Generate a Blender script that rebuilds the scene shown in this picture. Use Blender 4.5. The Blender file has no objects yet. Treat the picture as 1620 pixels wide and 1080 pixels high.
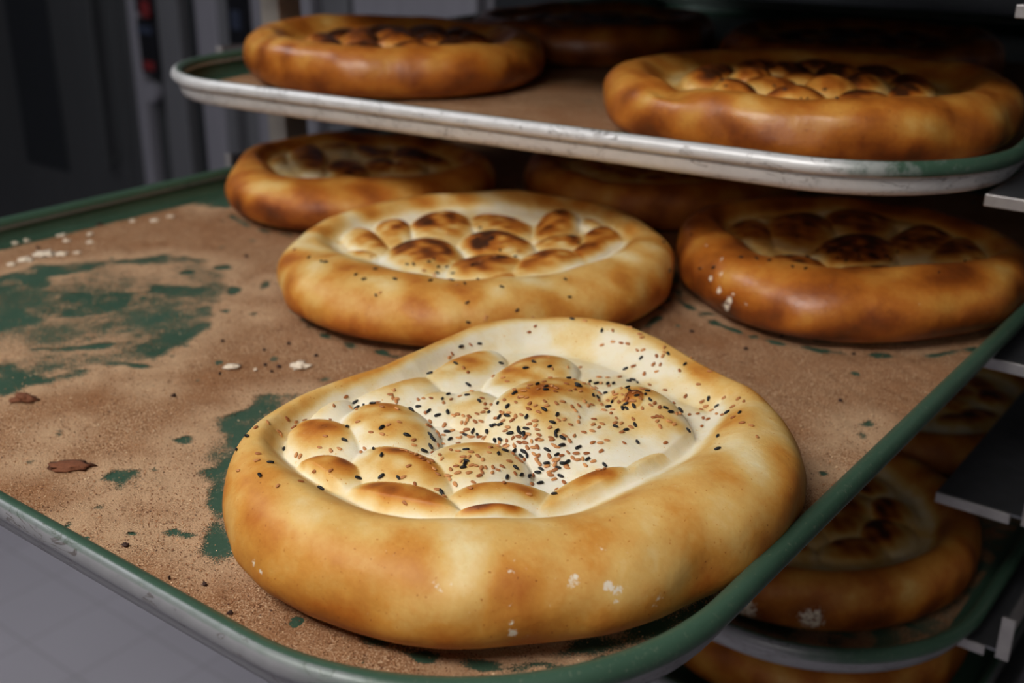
import bpy, bmesh, math, random
import numpy as np
from mathutils import Matrix, Vector

scene = bpy.context.scene
C = scene.collection

# ------------------------------------------------------------------ camera
cam_data = bpy.data.cameras.new('camera')
cam_data.sensor_width = 36.0
cam_data.lens = 1822.0/1620.0*36.0
cam_data.clip_start = .02
cam_data.clip_end = 60
camera = bpy.data.objects.new('camera', cam_data)
C.objects.link(camera)
CAM_Z = 1.3837
Rm = np.array([[0.7953506677, -0.2309893349, 0.5604116724], [0.6060775651, 0.2888020612, -0.7411230360], [0.0093434710, 0.9291056434, 0.3696963659]])
u_, _, v_ = np.linalg.svd(Rm); Rm = u_ @ v_
mw = Matrix([list(Rm[0])+[0], list(Rm[1])+[0], list(Rm[2])+[CAM_Z], [0, 0, 0, 1]])
camera.matrix_world = mw
cam_data.dof.use_dof = True
cam_data.dof.focus_distance = .565
cam_data.dof.aperture_fstop = 7.5
scene.camera = camera

# ------------------------------------------------------------------ view, world, lights
scene.view_settings.view_transform = 'Standard'
scene.view_settings.look = 'None'
scene.view_settings.gamma = 1
scene.view_settings.use_curve_mapping = False
scene.view_settings.exposure = 0.0
world = bpy.data.worlds.new('world'); scene.world = world
world.use_nodes = True
world.node_tree.nodes['Background'].inputs[0].default_value = (.55, .6, .7, 1)
world.node_tree.nodes['Background'].inputs[1].default_value = .05

def area_light(name, loc, target, sx, sy, power, color):
    d = bpy.data.lights.new(name, 'AREA'); d.shape = 'RECTANGLE'; d.size = sx; d.size_y = sy
    d.energy = power; d.color = color
    o = bpy.data.objects.new(name, d); C.objects.link(o)
    o.location = loc
    o.rotation_euler = (Vector(target)-Vector(loc)).to_track_quat('-Z', 'Y').to_euler()
    return o
area_light('ceiling_lamp_light', (-.40, -.45, 2.25), (-.42, .60, 1.1), .95, .45, 21, (1.0, .97, .93))
area_light('front_fill_light', (.35, -2.2, 2.25), (-.45, .8, 1.0), 1.5, .5, 6.5, (1.0, .96, .92))  # added fill from the front for the lower loaves and rack faces
area_light('aisle_fill_light', (-2.3, .0, 2.7), (-2.4, 1.2, 0), 1.3, .5, 17, (.88, .93, 1.0))  # added fill over the aisle, brightens the ovens and floor

# ------------------------------------------------------------------ helpers
def link(o):
    C.objects.link(o); return o
def tag(o, label=None, cat=None, group=None, kind=None):
    if label: o['label'] = label
    if cat: o['category'] = cat
    if group: o['group'] = group
    if kind: o['kind'] = kind
    return o
def empty(name, loc=(0, 0, 0), rz=0):
    o = bpy.data.objects.new(name, None); o.location = loc; o.rotation_euler = (0, 0, rz)
    o.empty_display_size = .02
    return link(o)
def mesh_obj(name, verts, faces, mats, parent=None, smooth=True, mat_idx=None, attrs=None, loc=None):
    me = bpy.data.meshes.new(name)
    me.from_pydata([tuple(v) for v in verts] if not isinstance(verts, np.ndarray) else verts.tolist(), [], faces if isinstance(faces, list) else faces.tolist())
    for m in (mats if isinstance(mats, (list, tuple)) else [mats]): me.materials.append(m)
    if smooth: me.polygons.foreach_set('use_smooth', [True]*len(me.polygons))
    if mat_idx is not None: me.polygons.foreach_set('material_index', list(mat_idx))
    for k, v in (attrs or {}).items():
        a = me.attributes.new(k, 'FLOAT', 'POINT'); a.data.foreach_set('value', np.asarray(v, dtype=np.float32))
    me.update()
    o = bpy.data.objects.new(name, me); link(o)
    if parent: o.parent = parent
    if loc is not None: o.location = loc
    return o
class MB:
    """collects simple solids into one mesh"""
    def __init__(s): s.v = []; s.f = []; s.mi = []
    def box(s, x0, x1, y0, y1, z0, z1, m=0, bev=0):
        bm = bmesh.new()
        bmesh.ops.create_cube(bm, size=1)
        for v in bm.verts:
            v.co = Vector(((x0+x1)/2+v.co.x*(x1-x0), (y0+y1)/2+v.co.y*(y1-y0), (z0+z1)/2+v.co.z*(z1-z0)))
        if bev: bmesh.ops.bevel(bm, geom=list(bm.edges), offset=bev, segments=2, affect='EDGES', profile=.5)
        s.add_bm(bm, m); return s
    def cyl(s, c, r, h, axis='Z', m=0, n=24, r2=None):
        bm = bmesh.new()
        bmesh.ops.create_cone(bm, cap_ends=True, segments=n, radius1=r, radius2=r if r2 is None else r2, depth=h)
        rot = {'Z': Matrix(), 'Y': Matrix.Rotation(math.pi/2, 4, 'X'), 'X': Matrix.Rotation(math.pi/2, 4, 'Y')}[axis]
        bmesh.ops.transform(bm, matrix=Matrix.Translation(c) @ rot, verts=bm.verts)
        s.add_bm(bm, m); return s
    def prism(s, prof, y0, y1, m=0):
        """closed x,z profile extruded along y"""
        n = len(prof); b = len(s.v)
        s.v += [(x, y0, z) for x, z in prof]+[(x, y1, z) for x, z in prof]
        for i in range(n):
            j = (i+1) % n; s.f.append([b+i, b+j, b+n+j, b+n+i]); s.mi.append(m)
        s.f += [list(range(b, b+n))[::-1], list(range(b+n, b+2*n))]; s.mi += [m, m]
        return s
    def add_bm(s, bm, m):
        b = len(s.v); bm.verts.index_update()
        s.v += [tuple(v.co) for v in bm.verts]
        for f in bm.faces: s.f.append([b+v.index for v in f.verts]); s.mi.append(m)
        bm.free()
    def build(s, name, mats, parent=None, smooth=False):
        o = mesh_obj(name, s.v, s.f, mats, parent, smooth=False, mat_idx=s.mi)
        bm = bmesh.new(); bm.from_mesh(o.data); bmesh.ops.recalc_face_normals(bm, faces=bm.faces); bm.to_mesh(o.data); bm.free()
        if smooth:
            o.data.polygons.foreach_set('use_smooth', [True]*len(o.data.polygons))
            o.data.set_sharp_from_angle(angle=math.radians(35))
        return o

# ------------------------------------------------------------------ loaf surface

def wave_noise(P, scale, seed, n=14):
    """smooth pseudo noise in about -1..1 from random plane waves"""
    rg = np.random.RandomState(seed)
    d = rg.normal(size=(n, 3)); d /= np.linalg.norm(d, axis=1)[:, None]
    k = rg.uniform(.6, 1.6, n) / scale
    ph = rg.uniform(0, 2*np.pi, n)
    v = np.zeros(P.shape[:-1])
    for i in range(n):
        v = v + np.sin((P @ d[i]) * k[i] * 2*np.pi + ph[i])
    return v / math.sqrt(n) * 1.15

def harm(th, c0, cs):
    r = c0 + 0*th
    for k, (a, b) in enumerate(cs):
        r = r + a*np.cos((k+1)*th) + b*np.sin((k+1)*th)
    return r

def sstep(x, a, b):
    t = np.clip((x-a)/(b-a), 0, 1)
    return t*t*(3-2*t)

def table(th, tb, default):
    """smooth periodic lookup of (degrees, value) pairs"""
    if not tb: return default + 0*th
    a = np.radians([t[0] for t in tb]); v = np.array([t[1] for t in tb])
    g = np.linspace(0, 2*np.pi, 144, endpoint=False)
    w = np.interp(g, a, v, period=2*np.pi)
    for _ in range(3): w = (np.roll(w, 1)+2*w+np.roll(w, -1))/4
    return np.interp(np.mod(th, 2*np.pi), g, w, period=2*np.pi)

S_SIDE = .30          # share of the surface parameter spent on the outer side
def bread_surface(B, th, s):
    """points and browning of loaf B at angle th and parameter s (0 = foot, 1 = centre); local metres"""
    R = harm(th, B['R'], B['Rh'])
    G = np.interp(np.mod(th, 2*np.pi), B['Gth'], B['G'], period=2*np.pi)
    H = harm(th, B['H'], B['Hh']) + table(th, B.get('Ht'), 0.0)
    w = (R-G)*table(th, B.get('cr'), B.get('crest', .50))
    Rc = R-w
    zc = H*.44
    a = np.radians(-90 + 180*np.clip(s/S_SIDE, 0, 1))
    e = .86
    ca = np.abs(np.cos(a))**e; sa = np.sign(np.sin(a))*np.abs(np.sin(a))**e
    r_side = Rc - .012*(np.sin(a) < 0)*(1-ca) + w*ca
    z_side = zc + np.where(sa < 0, zc*sa, (H-zc)*sa)
    t = np.clip((s-S_SIDE)/(1-S_SIDE), 0, 1)
    r_top = Rc*(1-t)
    r = np.where(s < S_SIDE, r_side, r_top)
    x, y = r*np.cos(th), r*np.sin(th)
    # inner relief
    hg = B['hg']
    q = np.clip((Rc-r_top)/np.maximum(Rc-G, 1e-4), 0, 3)
    slope = B.get('slope', 1.0)
    zr = np.where(q < 1, hg + (H-hg)*(np.cos(np.clip(q, 0, 1)*np.pi)*.5+.5)**slope, hg)
    dome = B.get('dome', .0)
    zi = hg + dome*np.clip(1-(r_top/np.maximum(G, 1e-4))**2, 0, 1)
    bz = np.zeros_like(r); bb = np.zeros_like(r)
    for (cx, cy, i00, i01, i10, i11, h, br, sk) in B['pillows']:
        dx, dy = (x-cx)/B.get('psz', 1.0), (y-cy)/B.get('psz', 1.0)
        u = i00*dx+i01*dy; v = i10*dx+i11*dy
        q2 = u*u+v*v
        p = np.clip(1-q2, 0, 1)
        prof = p**.62*(1+sk*v)
        z = h*B.get('ph', 1.0)*prof
        new = z > bz
        cap = sstep(prof, B.get('c0', .30), B.get('c1', 1.0))
        bb = np.where(new, cap*br*np.clip(.72+B.get('cv', .6)*v, .1, 1.3), bb)
        k = .0016
        hh = np.clip(.5+.5*(z-bz)/k, 0, 1)
        bz = np.where(p > 0, bz*(1-hh)+z*hh+k*hh*(1-hh)*.5*(bz > 1e-5), bz)
    fade = sstep(q, B.get('f0', .6), 1.05)
    ztop = np.maximum(zr, zi)
    ztop = ztop + bz*fade
    z = np.where(s < S_SIDE, z_side, ztop)
    P = np.stack([x, y, z], -1)
    # gentle lumps
    sd = B['seed']
    lump = wave_noise(P, .085, sd)*.0012 + wave_noise(P, .03, sd+1)*.0002
    amp = np.where(s < S_SIDE, sstep(z, 0, .012), 1.0)
    rad = np.where(s < S_SIDE, ca, 0)
    P[..., 0] += rad*np.cos(th)*lump*amp*1.6; P[..., 1] += rad*np.sin(th)*lump*amp*1.6
    P[..., 2] += (1-rad)*lump*amp
    # folds pressed into the rim: (angle, depth, width)
    for (fa, fd, fw, fs0, fs1) in B.get('folds', []):
        da = np.angle(np.exp(1j*(th-fa-(.30-s)*.9)))
        f = np.exp(-(da/fw)**2)*fd*sstep(s, fs0, fs0+.06)*(1-sstep(s, fs1, fs1+.12))
        P[..., 2] -= f
    # browning of the crust; upper front loaves' centres also carry painted shade
    side_b = B['side']*(0.80+.20*sstep(z/H, .02, .20)) + .15*np.exp(-((z/H-.36)/.24)**2)
    e0 = table(th, B.get('e0t'), B.get('e0', .35))
    edge = sstep(q, e0, e0+B.get('ew', .45))
    crest_b = B['crestb']
    top_b = crest_b*(1-edge) + edge*(B['pale']+bb*fade*B.get('pb', 1.0))
    mixs = sstep(s, S_SIDE*.62, S_SIDE*1.0)
    b = side_b*(1-mixs)+top_b*mixs
    n1 = wave_noise(P, .045, sd+5); n2 = wave_noise(P, .016, sd+6)
    fn = np.where(s < S_SIDE, 1.0, 1-.75*edge)
    b = b + (n1*.055*B.get('blot', 1.0)+n2*.014)*fn + .022*n1 + np.where(s < S_SIDE, 0, bb*fade*(.20*n2+.10*n1))
    b = b + np.where(s < S_SIDE, 0, edge*(.085*np.clip(wave_noise(P, .05, sd+7)+.15, 0, 2)+.05*np.clip(wave_noise(P, .02, sd+8), 0, 2)))
    return P, b

def ell(cx, cy, ax, ay, rot, h, br, sk=.25):
    """pillow from centre, half axes and turn"""
    c, s = math.cos(rot), math.sin(rot)
    return (cx, cy, c/ax, s/ax, -s/ay, c/ay, h, br, sk)


# ------------------------------------------------------------------ materials
def new_mat(name):
    m = bpy.data.materials.new(name); m.use_nodes = True
    nt = m.node_tree; return m, nt, nt.nodes['Principled BSDF']
def N(nt, t, **kw):
    n = nt.nodes.new(t)
    for k, v in kw.items(): setattr(n, k, v)
    return n
def noise(nt, scale, detail=4, rough=.55, coord='Object', dist=0):
    tc = N(nt, 'ShaderNodeTexCoord'); n = N(nt, 'ShaderNodeTexNoise')
    nt.links.new(tc.outputs[coord], n.inputs['Vector'])
    n.inputs['Scale'].default_value = scale; n.inputs['Detail'].default_value = detail
    n.inputs['Roughness'].default_value = rough; n.inputs['Distortion'].default_value = dist
    return n
def ramp(nt, src, stops, interp='LINEAR'):
    r = N(nt, 'ShaderNodeValToRGB'); r.color_ramp.interpolation = interp
    e = r.color_ramp.elements
    while len(e) < len(stops): e.new(.5)
    for i, (p, c) in enumerate(stops):
        e[i].position = p; e[i].color = tuple(c)+(1,) if len(c) == 3 else c
    nt.links.new(src, r.inputs[0]); return r
def srgb(r, g, b):
    f = lambda c: (c/255/12.92) if c/255 <= .04045 else ((c/255+.055)/1.055)**2.4
    return (f(r), f(g), f(b))
def mth(nt, op, a, b=None, c=None, clamp=False):
    m = N(nt, 'ShaderNodeMath', operation=op); m.use_clamp = clamp
    for i, x in enumerate((a, b, c)):
        if x is None: continue
        if isinstance(x, (int, float)): m.inputs[i].default_value = x
        else: nt.links.new(x, m.inputs[i])
    return m.outputs[0]
def mixc(nt, fac, a, b):
    m = N(nt, 'ShaderNodeMix', data_type='RGBA')
    for i, x in ((0, fac), (6, a), (7, b)):
        if isinstance(x, (int, float)): m.inputs[i].default_value = x
        elif isinstance(x, tuple): m.inputs[i].default_value = x+(1,) if len(x) == 3 else x
        else: nt.links.new(x, m.inputs[i])
    return m.outputs[2]
def bump(nt, bsdf, src, dist, strength=1.0):
    b = N(nt, 'ShaderNodeBump'); b.inputs['Strength'].default_value = strength; b.inputs['Distance'].default_value = dist
    nt.links.new(src, b.inputs['Height']); nt.links.new(b.outputs[0], bsdf.inputs['Normal']); return b

def crust_material(name, rough, spec, coat=0.0):
    m, nt, p = new_mat(name); L = nt.links
    at = N(nt, 'ShaderNodeAttribute', attribute_name='bake')
    n1 = noise(nt, 42, 6, .62); n2 = noise(nt, 260, 3, .6)
    v = mth(nt, 'MULTIPLY_ADD', mth(nt, 'SUBTRACT', n1.outputs[0], .5), .34, at.outputs['Fac'])
    # fine pores brown a little more where the crust is already coloured
    v = mth(nt, 'MULTIPLY_ADD', mth(nt, 'SUBTRACT', n2.outputs[0], .5), .10, v)
    n4 = noise(nt, 620, 2, .5)
    v = mth(nt, 'ADD', v, mth(nt, 'MULTIPLY', mth(nt, 'SUBTRACT', n4.outputs[0], .69, clamp=True), 3.2))
    r = ramp(nt, v, [(0.0, srgb(240, 232, 212)), (.12, srgb(238, 226, 196)), (.24, srgb(233, 208, 152)), (.38, srgb(222, 178, 102)),
                     (.52, srgb(206, 142, 60)), (.66, srgb(180, 104, 34)), (.82, srgb(132, 66, 20)), (1.0, srgb(66, 34, 16))])
    fl = N(nt, 'ShaderNodeAttribute', attribute_name='flour')
    n3 = noise(nt, 330, 4, .65)
    fm = mth(nt, 'MULTIPLY', mth(nt, 'SUBTRACT', mth(nt, 'MULTIPLY_ADD', fl.outputs['Fac'], .34, n3.outputs[0]), .70), 9.0, clamp=True)
    col = mixc(nt, fm, r.outputs[0], srgb(236, 222, 200))
    L.new(col, p.inputs['Base Color'])
    rr_ = mth(nt, 'MULTIPLY_ADD', n1.outputs[0], .25, rough-.12)
    rr2 = mth(nt, 'ADD', rr_, mth(nt, 'MULTIPLY', mth(nt, 'SUBTRACT', .35, at.outputs['Fac'], clamp=True), .9))
    L.new(mth(nt, 'MINIMUM', rr2, .8), p.inputs['Roughness'])
    p.inputs['Specular IOR Level'].default_value = spec
    p.inputs['Coat Weight'].default_value = coat; p.inputs['Coat Roughness'].default_value = .3
    p.inputs['Subsurface Weight'].default_value = .12
    p.inputs['Subsurface Radius'].default_value = (.006, .003, .0015)
    p.inputs['Subsurface Scale'].default_value = 1.0
    h = mth(nt, 'ADD', mth(nt, 'MULTIPLY', n1.outputs[0], 1.0), mth(nt, 'MULTIPLY', n2.outputs[0], .16))
    bump(nt, p, h, .0016, .55)
    return m
M_CRUST = crust_material('golden_crust', .50, .32)
M_CRUST_GLOSSY = crust_material('glossy_crust', .36, .50, .06)

def seed_material(name, c0, c1, rough):
    m, nt, p = new_mat(name)
    oi = N(nt, 'ShaderNodeObjectInfo'); at = N(nt, 'ShaderNodeAttribute', attribute_name='tone')
    f = mth(nt, 'FRACT', mth(nt, 'ADD', oi.outputs['Random'], at.outputs['Fac']))
    n = noise(nt, 900, 2)
    f2 = mth(nt, 'MULTIPLY_ADD', mth(nt, 'SUBTRACT', n.outputs[0], .5), .5, f, clamp=True)
    nt.links.new(mixc(nt, f2, c0, c1), p.inputs['Base Color'])
    p.inputs['Roughness'].default_value = rough; p.inputs['Specular IOR Level'].default_value = .35
    return m
M_SESAME = seed_material('toasted_sesame', srgb(150, 84, 42), srgb(212, 150, 92), .5)
M_NIGELLA = seed_material('black_seed', (.006, .006, .007), (.016, .015, .016), .42)

def coated_tray_material(name, under=(.36, .35, .36), wear=.5, metal=.75):
    """green non-stick coat on bare aluminium; attribute coat = 1 where the coat lies"""
    m, nt, p = new_mat(name); L = nt.links
    at = N(nt, 'ShaderNodeAttribute', attribute_name='coat')
    n1 = noise(nt, 60, 6, .7); n2 = noise(nt, 14, 3, .5); n3 = noise(nt, 400, 3, .6)
    f = mth(nt, 'ADD', at.outputs['Fac'], mth(nt, 'MULTIPLY', mth(nt, 'SUBTRACT', n1.outputs[0], .5), wear))
    f = mth(nt, 'MULTIPLY', mth(nt, 'SUBTRACT', f, .5), 2.6); f = mth(nt, 'ADD', f, .5, clamp=True)
    green = mixc(nt, n2.outputs[0], srgb(43, 70, 53), srgb(66, 94, 77))
    spk = ramp(nt, n3.outputs[0], [(.60, (0, 0, 0)), (.72, (1, 1, 1))])
    green = mixc(nt, mth(nt, 'MULTIPLY', spk.outputs[0], .25), green, srgb(150, 150, 130))
    metal_c = ramp(nt, n1.outputs[0], [(.30, tuple(c*.62 for c in under)), (.42, under), (.7, tuple(min(1, c*1.15) for c in under))])
    # thin dark scratches
    wv = N(nt, 'ShaderNodeTexNoise'); tc = N(nt, 'ShaderNodeTexCoord'); mp = N(nt, 'ShaderNodeMapping')
    mp.inputs['Scale'].default_value = (9, 9, 40); L.new(tc.outputs['Object'], mp.inputs[0]); L.new(mp.outputs[0], wv.inputs['Vector'])
    wv.inputs['Scale'].default_value = 3.2; wv.inputs['Detail'].default_value = 5; wv.inputs['Distortion'].default_value = 1.2
    sc = ramp(nt, wv.outputs[0], [(.485, (0, 0, 0)), (.5, (1, 1, 1)), (.515, (0, 0, 0))])
    metal_c2 = mixc(nt, mth(nt, 'MULTIPLY', mth(nt, 'MULTIPLY', sc.outputs[0], mth(nt, 'GREATER_THAN', n2.outputs[0], .50)), .75), metal_c.outputs[0], (.07, .045, .035))
    L.new(mixc(nt, f, metal_c2, green), p.inputs['Base Color'])
    L.new(mth(nt, 'MULTIPLY', mth(nt, 'SUBTRACT', 1.0, f), metal), p.inputs['Metallic'])
    L.new(mth(nt, 'MULTIPLY_ADD', n1.outputs[0], .25, .28), p.inputs['Roughness'])
    bump(nt, p, n1.outputs[0], .0006, .35)
    return m
M_TRAY = coated_tray_material('green_coated_aluminium', (.27, .265, .28), .45, .35)
M_TRAY_WORN = coated_tray_material('worn_coated_aluminium', (.66, .65, .65), .8, .22)

def bran_material(name):
    m, nt, p = new_mat(name); L = nt.links
    cov = N(nt, 'ShaderNodeAttribute', attribute_name='cover'); tint = N(nt, 'ShaderNodeAttribute', attribute_name='tint')
    g1 = noise(nt, 1150, 3, .75); g2 = noise(nt, 70, 6, .7); g3 = noise(nt, 2200, 2, .6); g4 = noise(nt, 18, 4, .6)
    base = ramp(nt, g1.outputs[0], [(.34, srgb(84, 48, 28)), (.45, srgb(150, 104, 70)), (.55, srgb(188, 146, 108)), (.66, srgb(232, 206, 172))])
    warm = mixc(nt, ramp(nt, g4.outputs[0], [(.42, (0, 0, 0)), (.68, (.75, .75, .75))]).outputs[0], base.outputs[0], srgb(150, 102, 66))
    col = mixc(nt, mth(nt, 'MULTIPLY', tint.outputs['Fac'], .8), warm, srgb(204, 168, 132))
    L.new(col, p.inputs['Base Color']); p.inputs['Roughness'].default_value = .85; p.inputs['Specular IOR Level'].default_value = .15
    v = mth(nt, 'ADD', cov.outputs['Fac'], mth(nt, 'MULTIPLY', mth(nt, 'SUBTRACT', g2.outputs[0], .5), .9))
    v = mth(nt, 'ADD', v, mth(nt, 'MULTIPLY', mth(nt, 'SUBTRACT', g1.outputs[0], .5), 1.3))
    v = mth(nt, 'ADD', v, mth(nt, 'MULTIPLY', mth(nt, 'SUBTRACT', g3.outputs[0], .5), 1.1))
    a = mth(nt, 'MULTIPLY', mth(nt, 'SUBTRACT', v, .42), 9.0, clamp=True)
    L.new(a, p.inputs['Alpha'])
    bump(nt, p, mth(nt, 'ADD', g1.outputs[0], mth(nt, 'MULTIPLY', g2.outputs[0], 1.5)), .0012, .8)
    return m
M_BRAN = bran_material('fine_bran')
def flake_material():
    m, nt, p = new_mat('bran_flake')
    at = N(nt, 'ShaderNodeAttribute', attribute_name='tone')
    r = ramp(nt, at.outputs['Fac'], [(0, srgb(76, 40, 22)), (.35, srgb(146, 96, 58)), (.7, srgb(190, 144, 102)), (1, srgb(226, 196, 156))])
    nt.links.new(r.outputs[0], p.inputs['Base Color']); p.inputs['Roughness'].default_value = .7
    return m
M_FLAKE = flake_material()
def simple(name, col, rough=.6, metal=0., nscale=None, namp=.25, bmp=0., stretch=None):
    m, nt, p = new_mat(name)
    p.inputs['Roughness'].default_value = rough; p.inputs['Metallic'].default_value = metal
    if nscale:
        n = noise(nt, nscale, 5, .6)
        if stretch:
            mp = N(nt, 'ShaderNodeMapping'); mp.inputs['Scale'].default_value = stretch
            l = n.inputs['Vector'].links[0]; src = l.from_socket; nt.links.new(src, mp.inputs[0]); nt.links.new(mp.outputs[0], n.inputs['Vector'])
        nt.links.new(mixc(nt, n.outputs[0], tuple(c*(1-namp) for c in col), tuple(min(1, c*(1+namp)) for c in col)), p.inputs['Base Color'])
        if bmp: bump(nt, p, n.outputs[0], bmp, .6)
    else: p.inputs['Base Color'].default_value = tuple(col)+(1,)
    return m
M_STEEL = simple('brushed_steel', (.30, .29, .33), .45, .25, 30, .2, 0, (1, 1, .06))
M_STEEL_DARK = simple('dark_steel', (.065, .067, .072), .50, .25, 20, .25, 0, (1, 1, .06))
M_STEEL_MID = simple('grey_steel', (.17, .17, .185), .45, .25, 20, .2, 0, (1, 1, .06))
M_RAIL = simple('rack_steel', (.20, .205, .22), .40, .85, 60, .25)
M_RAIL_EDGE = simple('worn_rack_steel', (.36, .34, .34), .40, .55, 80, .4)
M_POST = simple('rack_post_steel', (.42, .37, .32), .45, .5, 40, .2)
M_BLACK = simple('black_glass', (.012, .012, .015), .15)
M_RUBBER = simple('dark_seal', (.012, .014, .018), .6)
M_WALL = simple('painted_wall', (.20, .205, .22), .8, 0, 3, .1)
M_WALLW = simple('pale_wall', (.55, .55, .56), .8, 0, 3, .1)
M_CRUMB = simple('dark_crumb', srgb(118, 68, 40), .85, 0, 900, .6, .0008)
M_CHAR = simple('charred_crumb', srgb(58, 34, 24), .8, 0, 700, .4, .0004)
M_FLOUR = simple('flour_clump', srgb(232, 214, 190), .9, 0, 500, .15, .0008)
def emit(name, col, s):
    m, nt, p = new_mat(name)
    p.inputs['Base Color'].default_value = (.01, .01, .01, 1); p.inputs['Emission Color'].default_value = tuple(col)+(1,); p.inputs['Emission Strength'].default_value = s
    return m
M_RED = emit('red_display', (.7, .03, .04), .06)
M_BLUE = emit('blue_display', (.12, .17, .35), .045)
M_TUBE = emit('lamp_diffuser', (1, .97, .93), 3.0)
def tile_material():
    m, nt, p = new_mat('grey_floor_tile')
    tc = N(nt, 'ShaderNodeTexCoord'); mp = N(nt, 'ShaderNodeMapping'); mp.inputs['Location'].default_value = (2.04, -.92, 0)
    nt.links.new(tc.outputs['Object'], mp.inputs[0])
    b = N(nt, 'ShaderNodeTexBrick'); b.offset = 0; b.squash = 1
    nt.links.new(mp.outputs[0], b.inputs['Vector'])
    b.inputs['Scale'].default_value = 1; b.inputs['Brick Width'].default_value = .165; b.inputs['Row Height'].default_value = .165
    b.inputs['Mortar Size'].default_value = .003; b.inputs['Mortar Smooth'].default_value = .3
    b.inputs['Color1'].default_value = srgb(186, 182, 192)+(1,); b.inputs['Color2'].default_value = srgb(180, 176, 186)+(1,); b.inputs['Mortar'].default_value = srgb(166, 162, 170)+(1,)
    n = noise(nt, 5, 5, .6)
    nt.links.new(mixc(nt, mth(nt, 'MULTIPLY', n.outputs[0], .3), b.outputs[0], srgb(150, 145, 150)), p.inputs['Base Color'])
    p.inputs['Roughness'].default_value = .45
    return m
M_FLOOR = tile_material()

# ------------------------------------------------------------------ the room
def slab(name, x0, x1, y0, y1, z0, z1, mat):
    o = MB().box(x0, x1, y0, y1, z0, z1).build(name, [mat]); tag(o, kind='structure'); return o
slab('floor', -7, 3, -3, 5, -.05, 0, M_FLOOR)
slab('ceiling', -7, 3, -3, 5, 2.85, 2.9, M_WALLW)
slab('wall_back', -7, 3, 4.2, 4.3, 0, 2.85, M_WALL)
slab('wall_left', -7.1, -7, -3, 4.3, 0, 2.85, M_WALL)
slab('wall_right', 3, 3.1, -3, 4.3, 0, 2.85, M_WALLW)
slab('wall_front', -7, 3, -3.1, -3, 0, 2.85, M_WALLW)

# ------------------------------------------------------------------ trays
def rounded_outline(w, d, r, off, narc=22, nstr=16):
    """rounded rectangle, front centre at 0,0, shrunk by off"""
    P = []
    cs = ((w/2-r, r, -90), (w/2-r, d-r, 0), (-w/2+r, d-r, 90), (-w/2+r, r, 180))
    rr = max(r-off, .004)
    arcs = []
    for ax, ay, a0 in cs:
        arcs.append([(ax+rr*math.cos(math.radians(a0+90*i/narc)), ay+rr*math.sin(math.radians(a0+90*i/narc))) for i in range(narc+1)])
    for k in range(4):
        P += arcs[k]
        a, b = arcs[k][-1], arcs[(k+1) % 4][0]
        P += [(a[0]+(b[0]-a[0])*i/nstr, a[1]+(b[1]-a[1])*i/nstr) for i in range(1, nstr)]
    return P
TW, TD = .80, 1.07
def loft(profile, w, d, r, closed):
    """profile: (inward offset, z, coat)"""
    V = []; co = []; loops = []
    for off, z, c in profile:
        P = rounded_outline(w, d, r, off); loops.append(len(P)); b = len(V)
        V += [(x, y, z) for x, y in P]; co += [c]*len(P)
    n = loops[0]; F = []
    m = len(profile)
    for i in range(m if closed else m-1):
        a, b2 = i*n, ((i+1) % m)*n
        for j in range(n):
            k = (j+1) % n; F.append([a+j, a+k, b2+k, b2+j])
    return V, F, co, n
def make_tray(name, loc, rot, r, mat, label, wornfront=0.0, group=None, side_coat=0.0):
    root = empty(name, loc, rot); tag(root, label, 'tray', group)
    D = .0245     # depth below rim top
    rb = .0058    # bead radius
    # rolled bead
    prof = []
    for i in range(16):
        a = 2*math.pi*i/16
        off = rb-rb*math.cos(a); z = -rb+rb*math.sin(a)
        ang = math.degrees(a)       # 0 outer, 90 top, 180 inner
        c = 1.0 if 88 <= ang <= 200 else (.5 if 44 <= ang < 88 else 0.0)
        prof.append((off, z, c-wornfront*(1 if ang < 120 else 0)))
    V, F, co, n = loft(prof, TW, TD, r, True)
    co = np.array(co); Va = np.array(V)
    co = np.maximum(co, side_coat*sstep(Va[:, 0], TW/2-.17, TW/2-.03)*np.repeat([1 if (i < 9 or i > 13) else .0 for i in range(16)], n))
    o = mesh_obj('rolled_rim', V, [f[::-1] for f in F], [mat], root, attrs={'coat': co})
    # pan: inner side, floor, outer side
    t = .0012
    inner = [(2*rb-.0020, -rb*1.1, 1), (2*rb-.0018, -rb*1.85, 1), (2*rb-.0042, -rb*2.35, 1), (2*rb-.0028, -D+.0050, 1), (2*rb-.0006, -D+.0016, 1), (2*rb+.0026, -D+.0003, 1), (2*rb+.008, -D, 1)]
    outer = [(o_-t if i < 5 else o_, z-(0 if i < 4 else t), 0) for i, (o_, z, c) in enumerate(inner)]
    V, F, co, n = loft(inner[::-1]+outer, TW, TD, r, False)
    m = len(inner)*2
    F = list(F); F.append(list(range(n))); F.append(list(range((m-1)*n, m*n))[::-1])
    o = mesh_obj('pan', V, F, [mat], root, attrs={'coat': co})
    bm = bmesh.new(); bm.from_mesh(o.data); bmesh.ops.recalc_face_normals(bm, faces=bm.faces); bm.to_mesh(o.data); bm.free()
    o.data.set_sharp_from_angle(angle=math.radians(50))
    return root
ZR = 1.100
MAINF, UPF, LOWF, LOW2F = 1.0765, 1.1920, .8465, .7315
make_tray('baking_tray', (-.5726, .2403, ZR+.001), 0, .148, M_TRAY, 'green-coated metal tray pulled far out of the rack, with the seeded flatbread at its front', side_coat=1.0)
make_tray('baking_tray', (-.5815, .6920, UPF+.0245), .0893, .134, M_TRAY_WORN, 'scuffed silver-rimmed tray on the rack runners above the pulled-out tray', .25, side_coat=.75)
make_tray('baking_tray', (-.5571, .6700, LOWF+.0245), 0, .145, M_TRAY, 'green-coated tray below the pulled-out one, right of the frame, its grey rim seen from above', .2, side_coat=.8)
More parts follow.
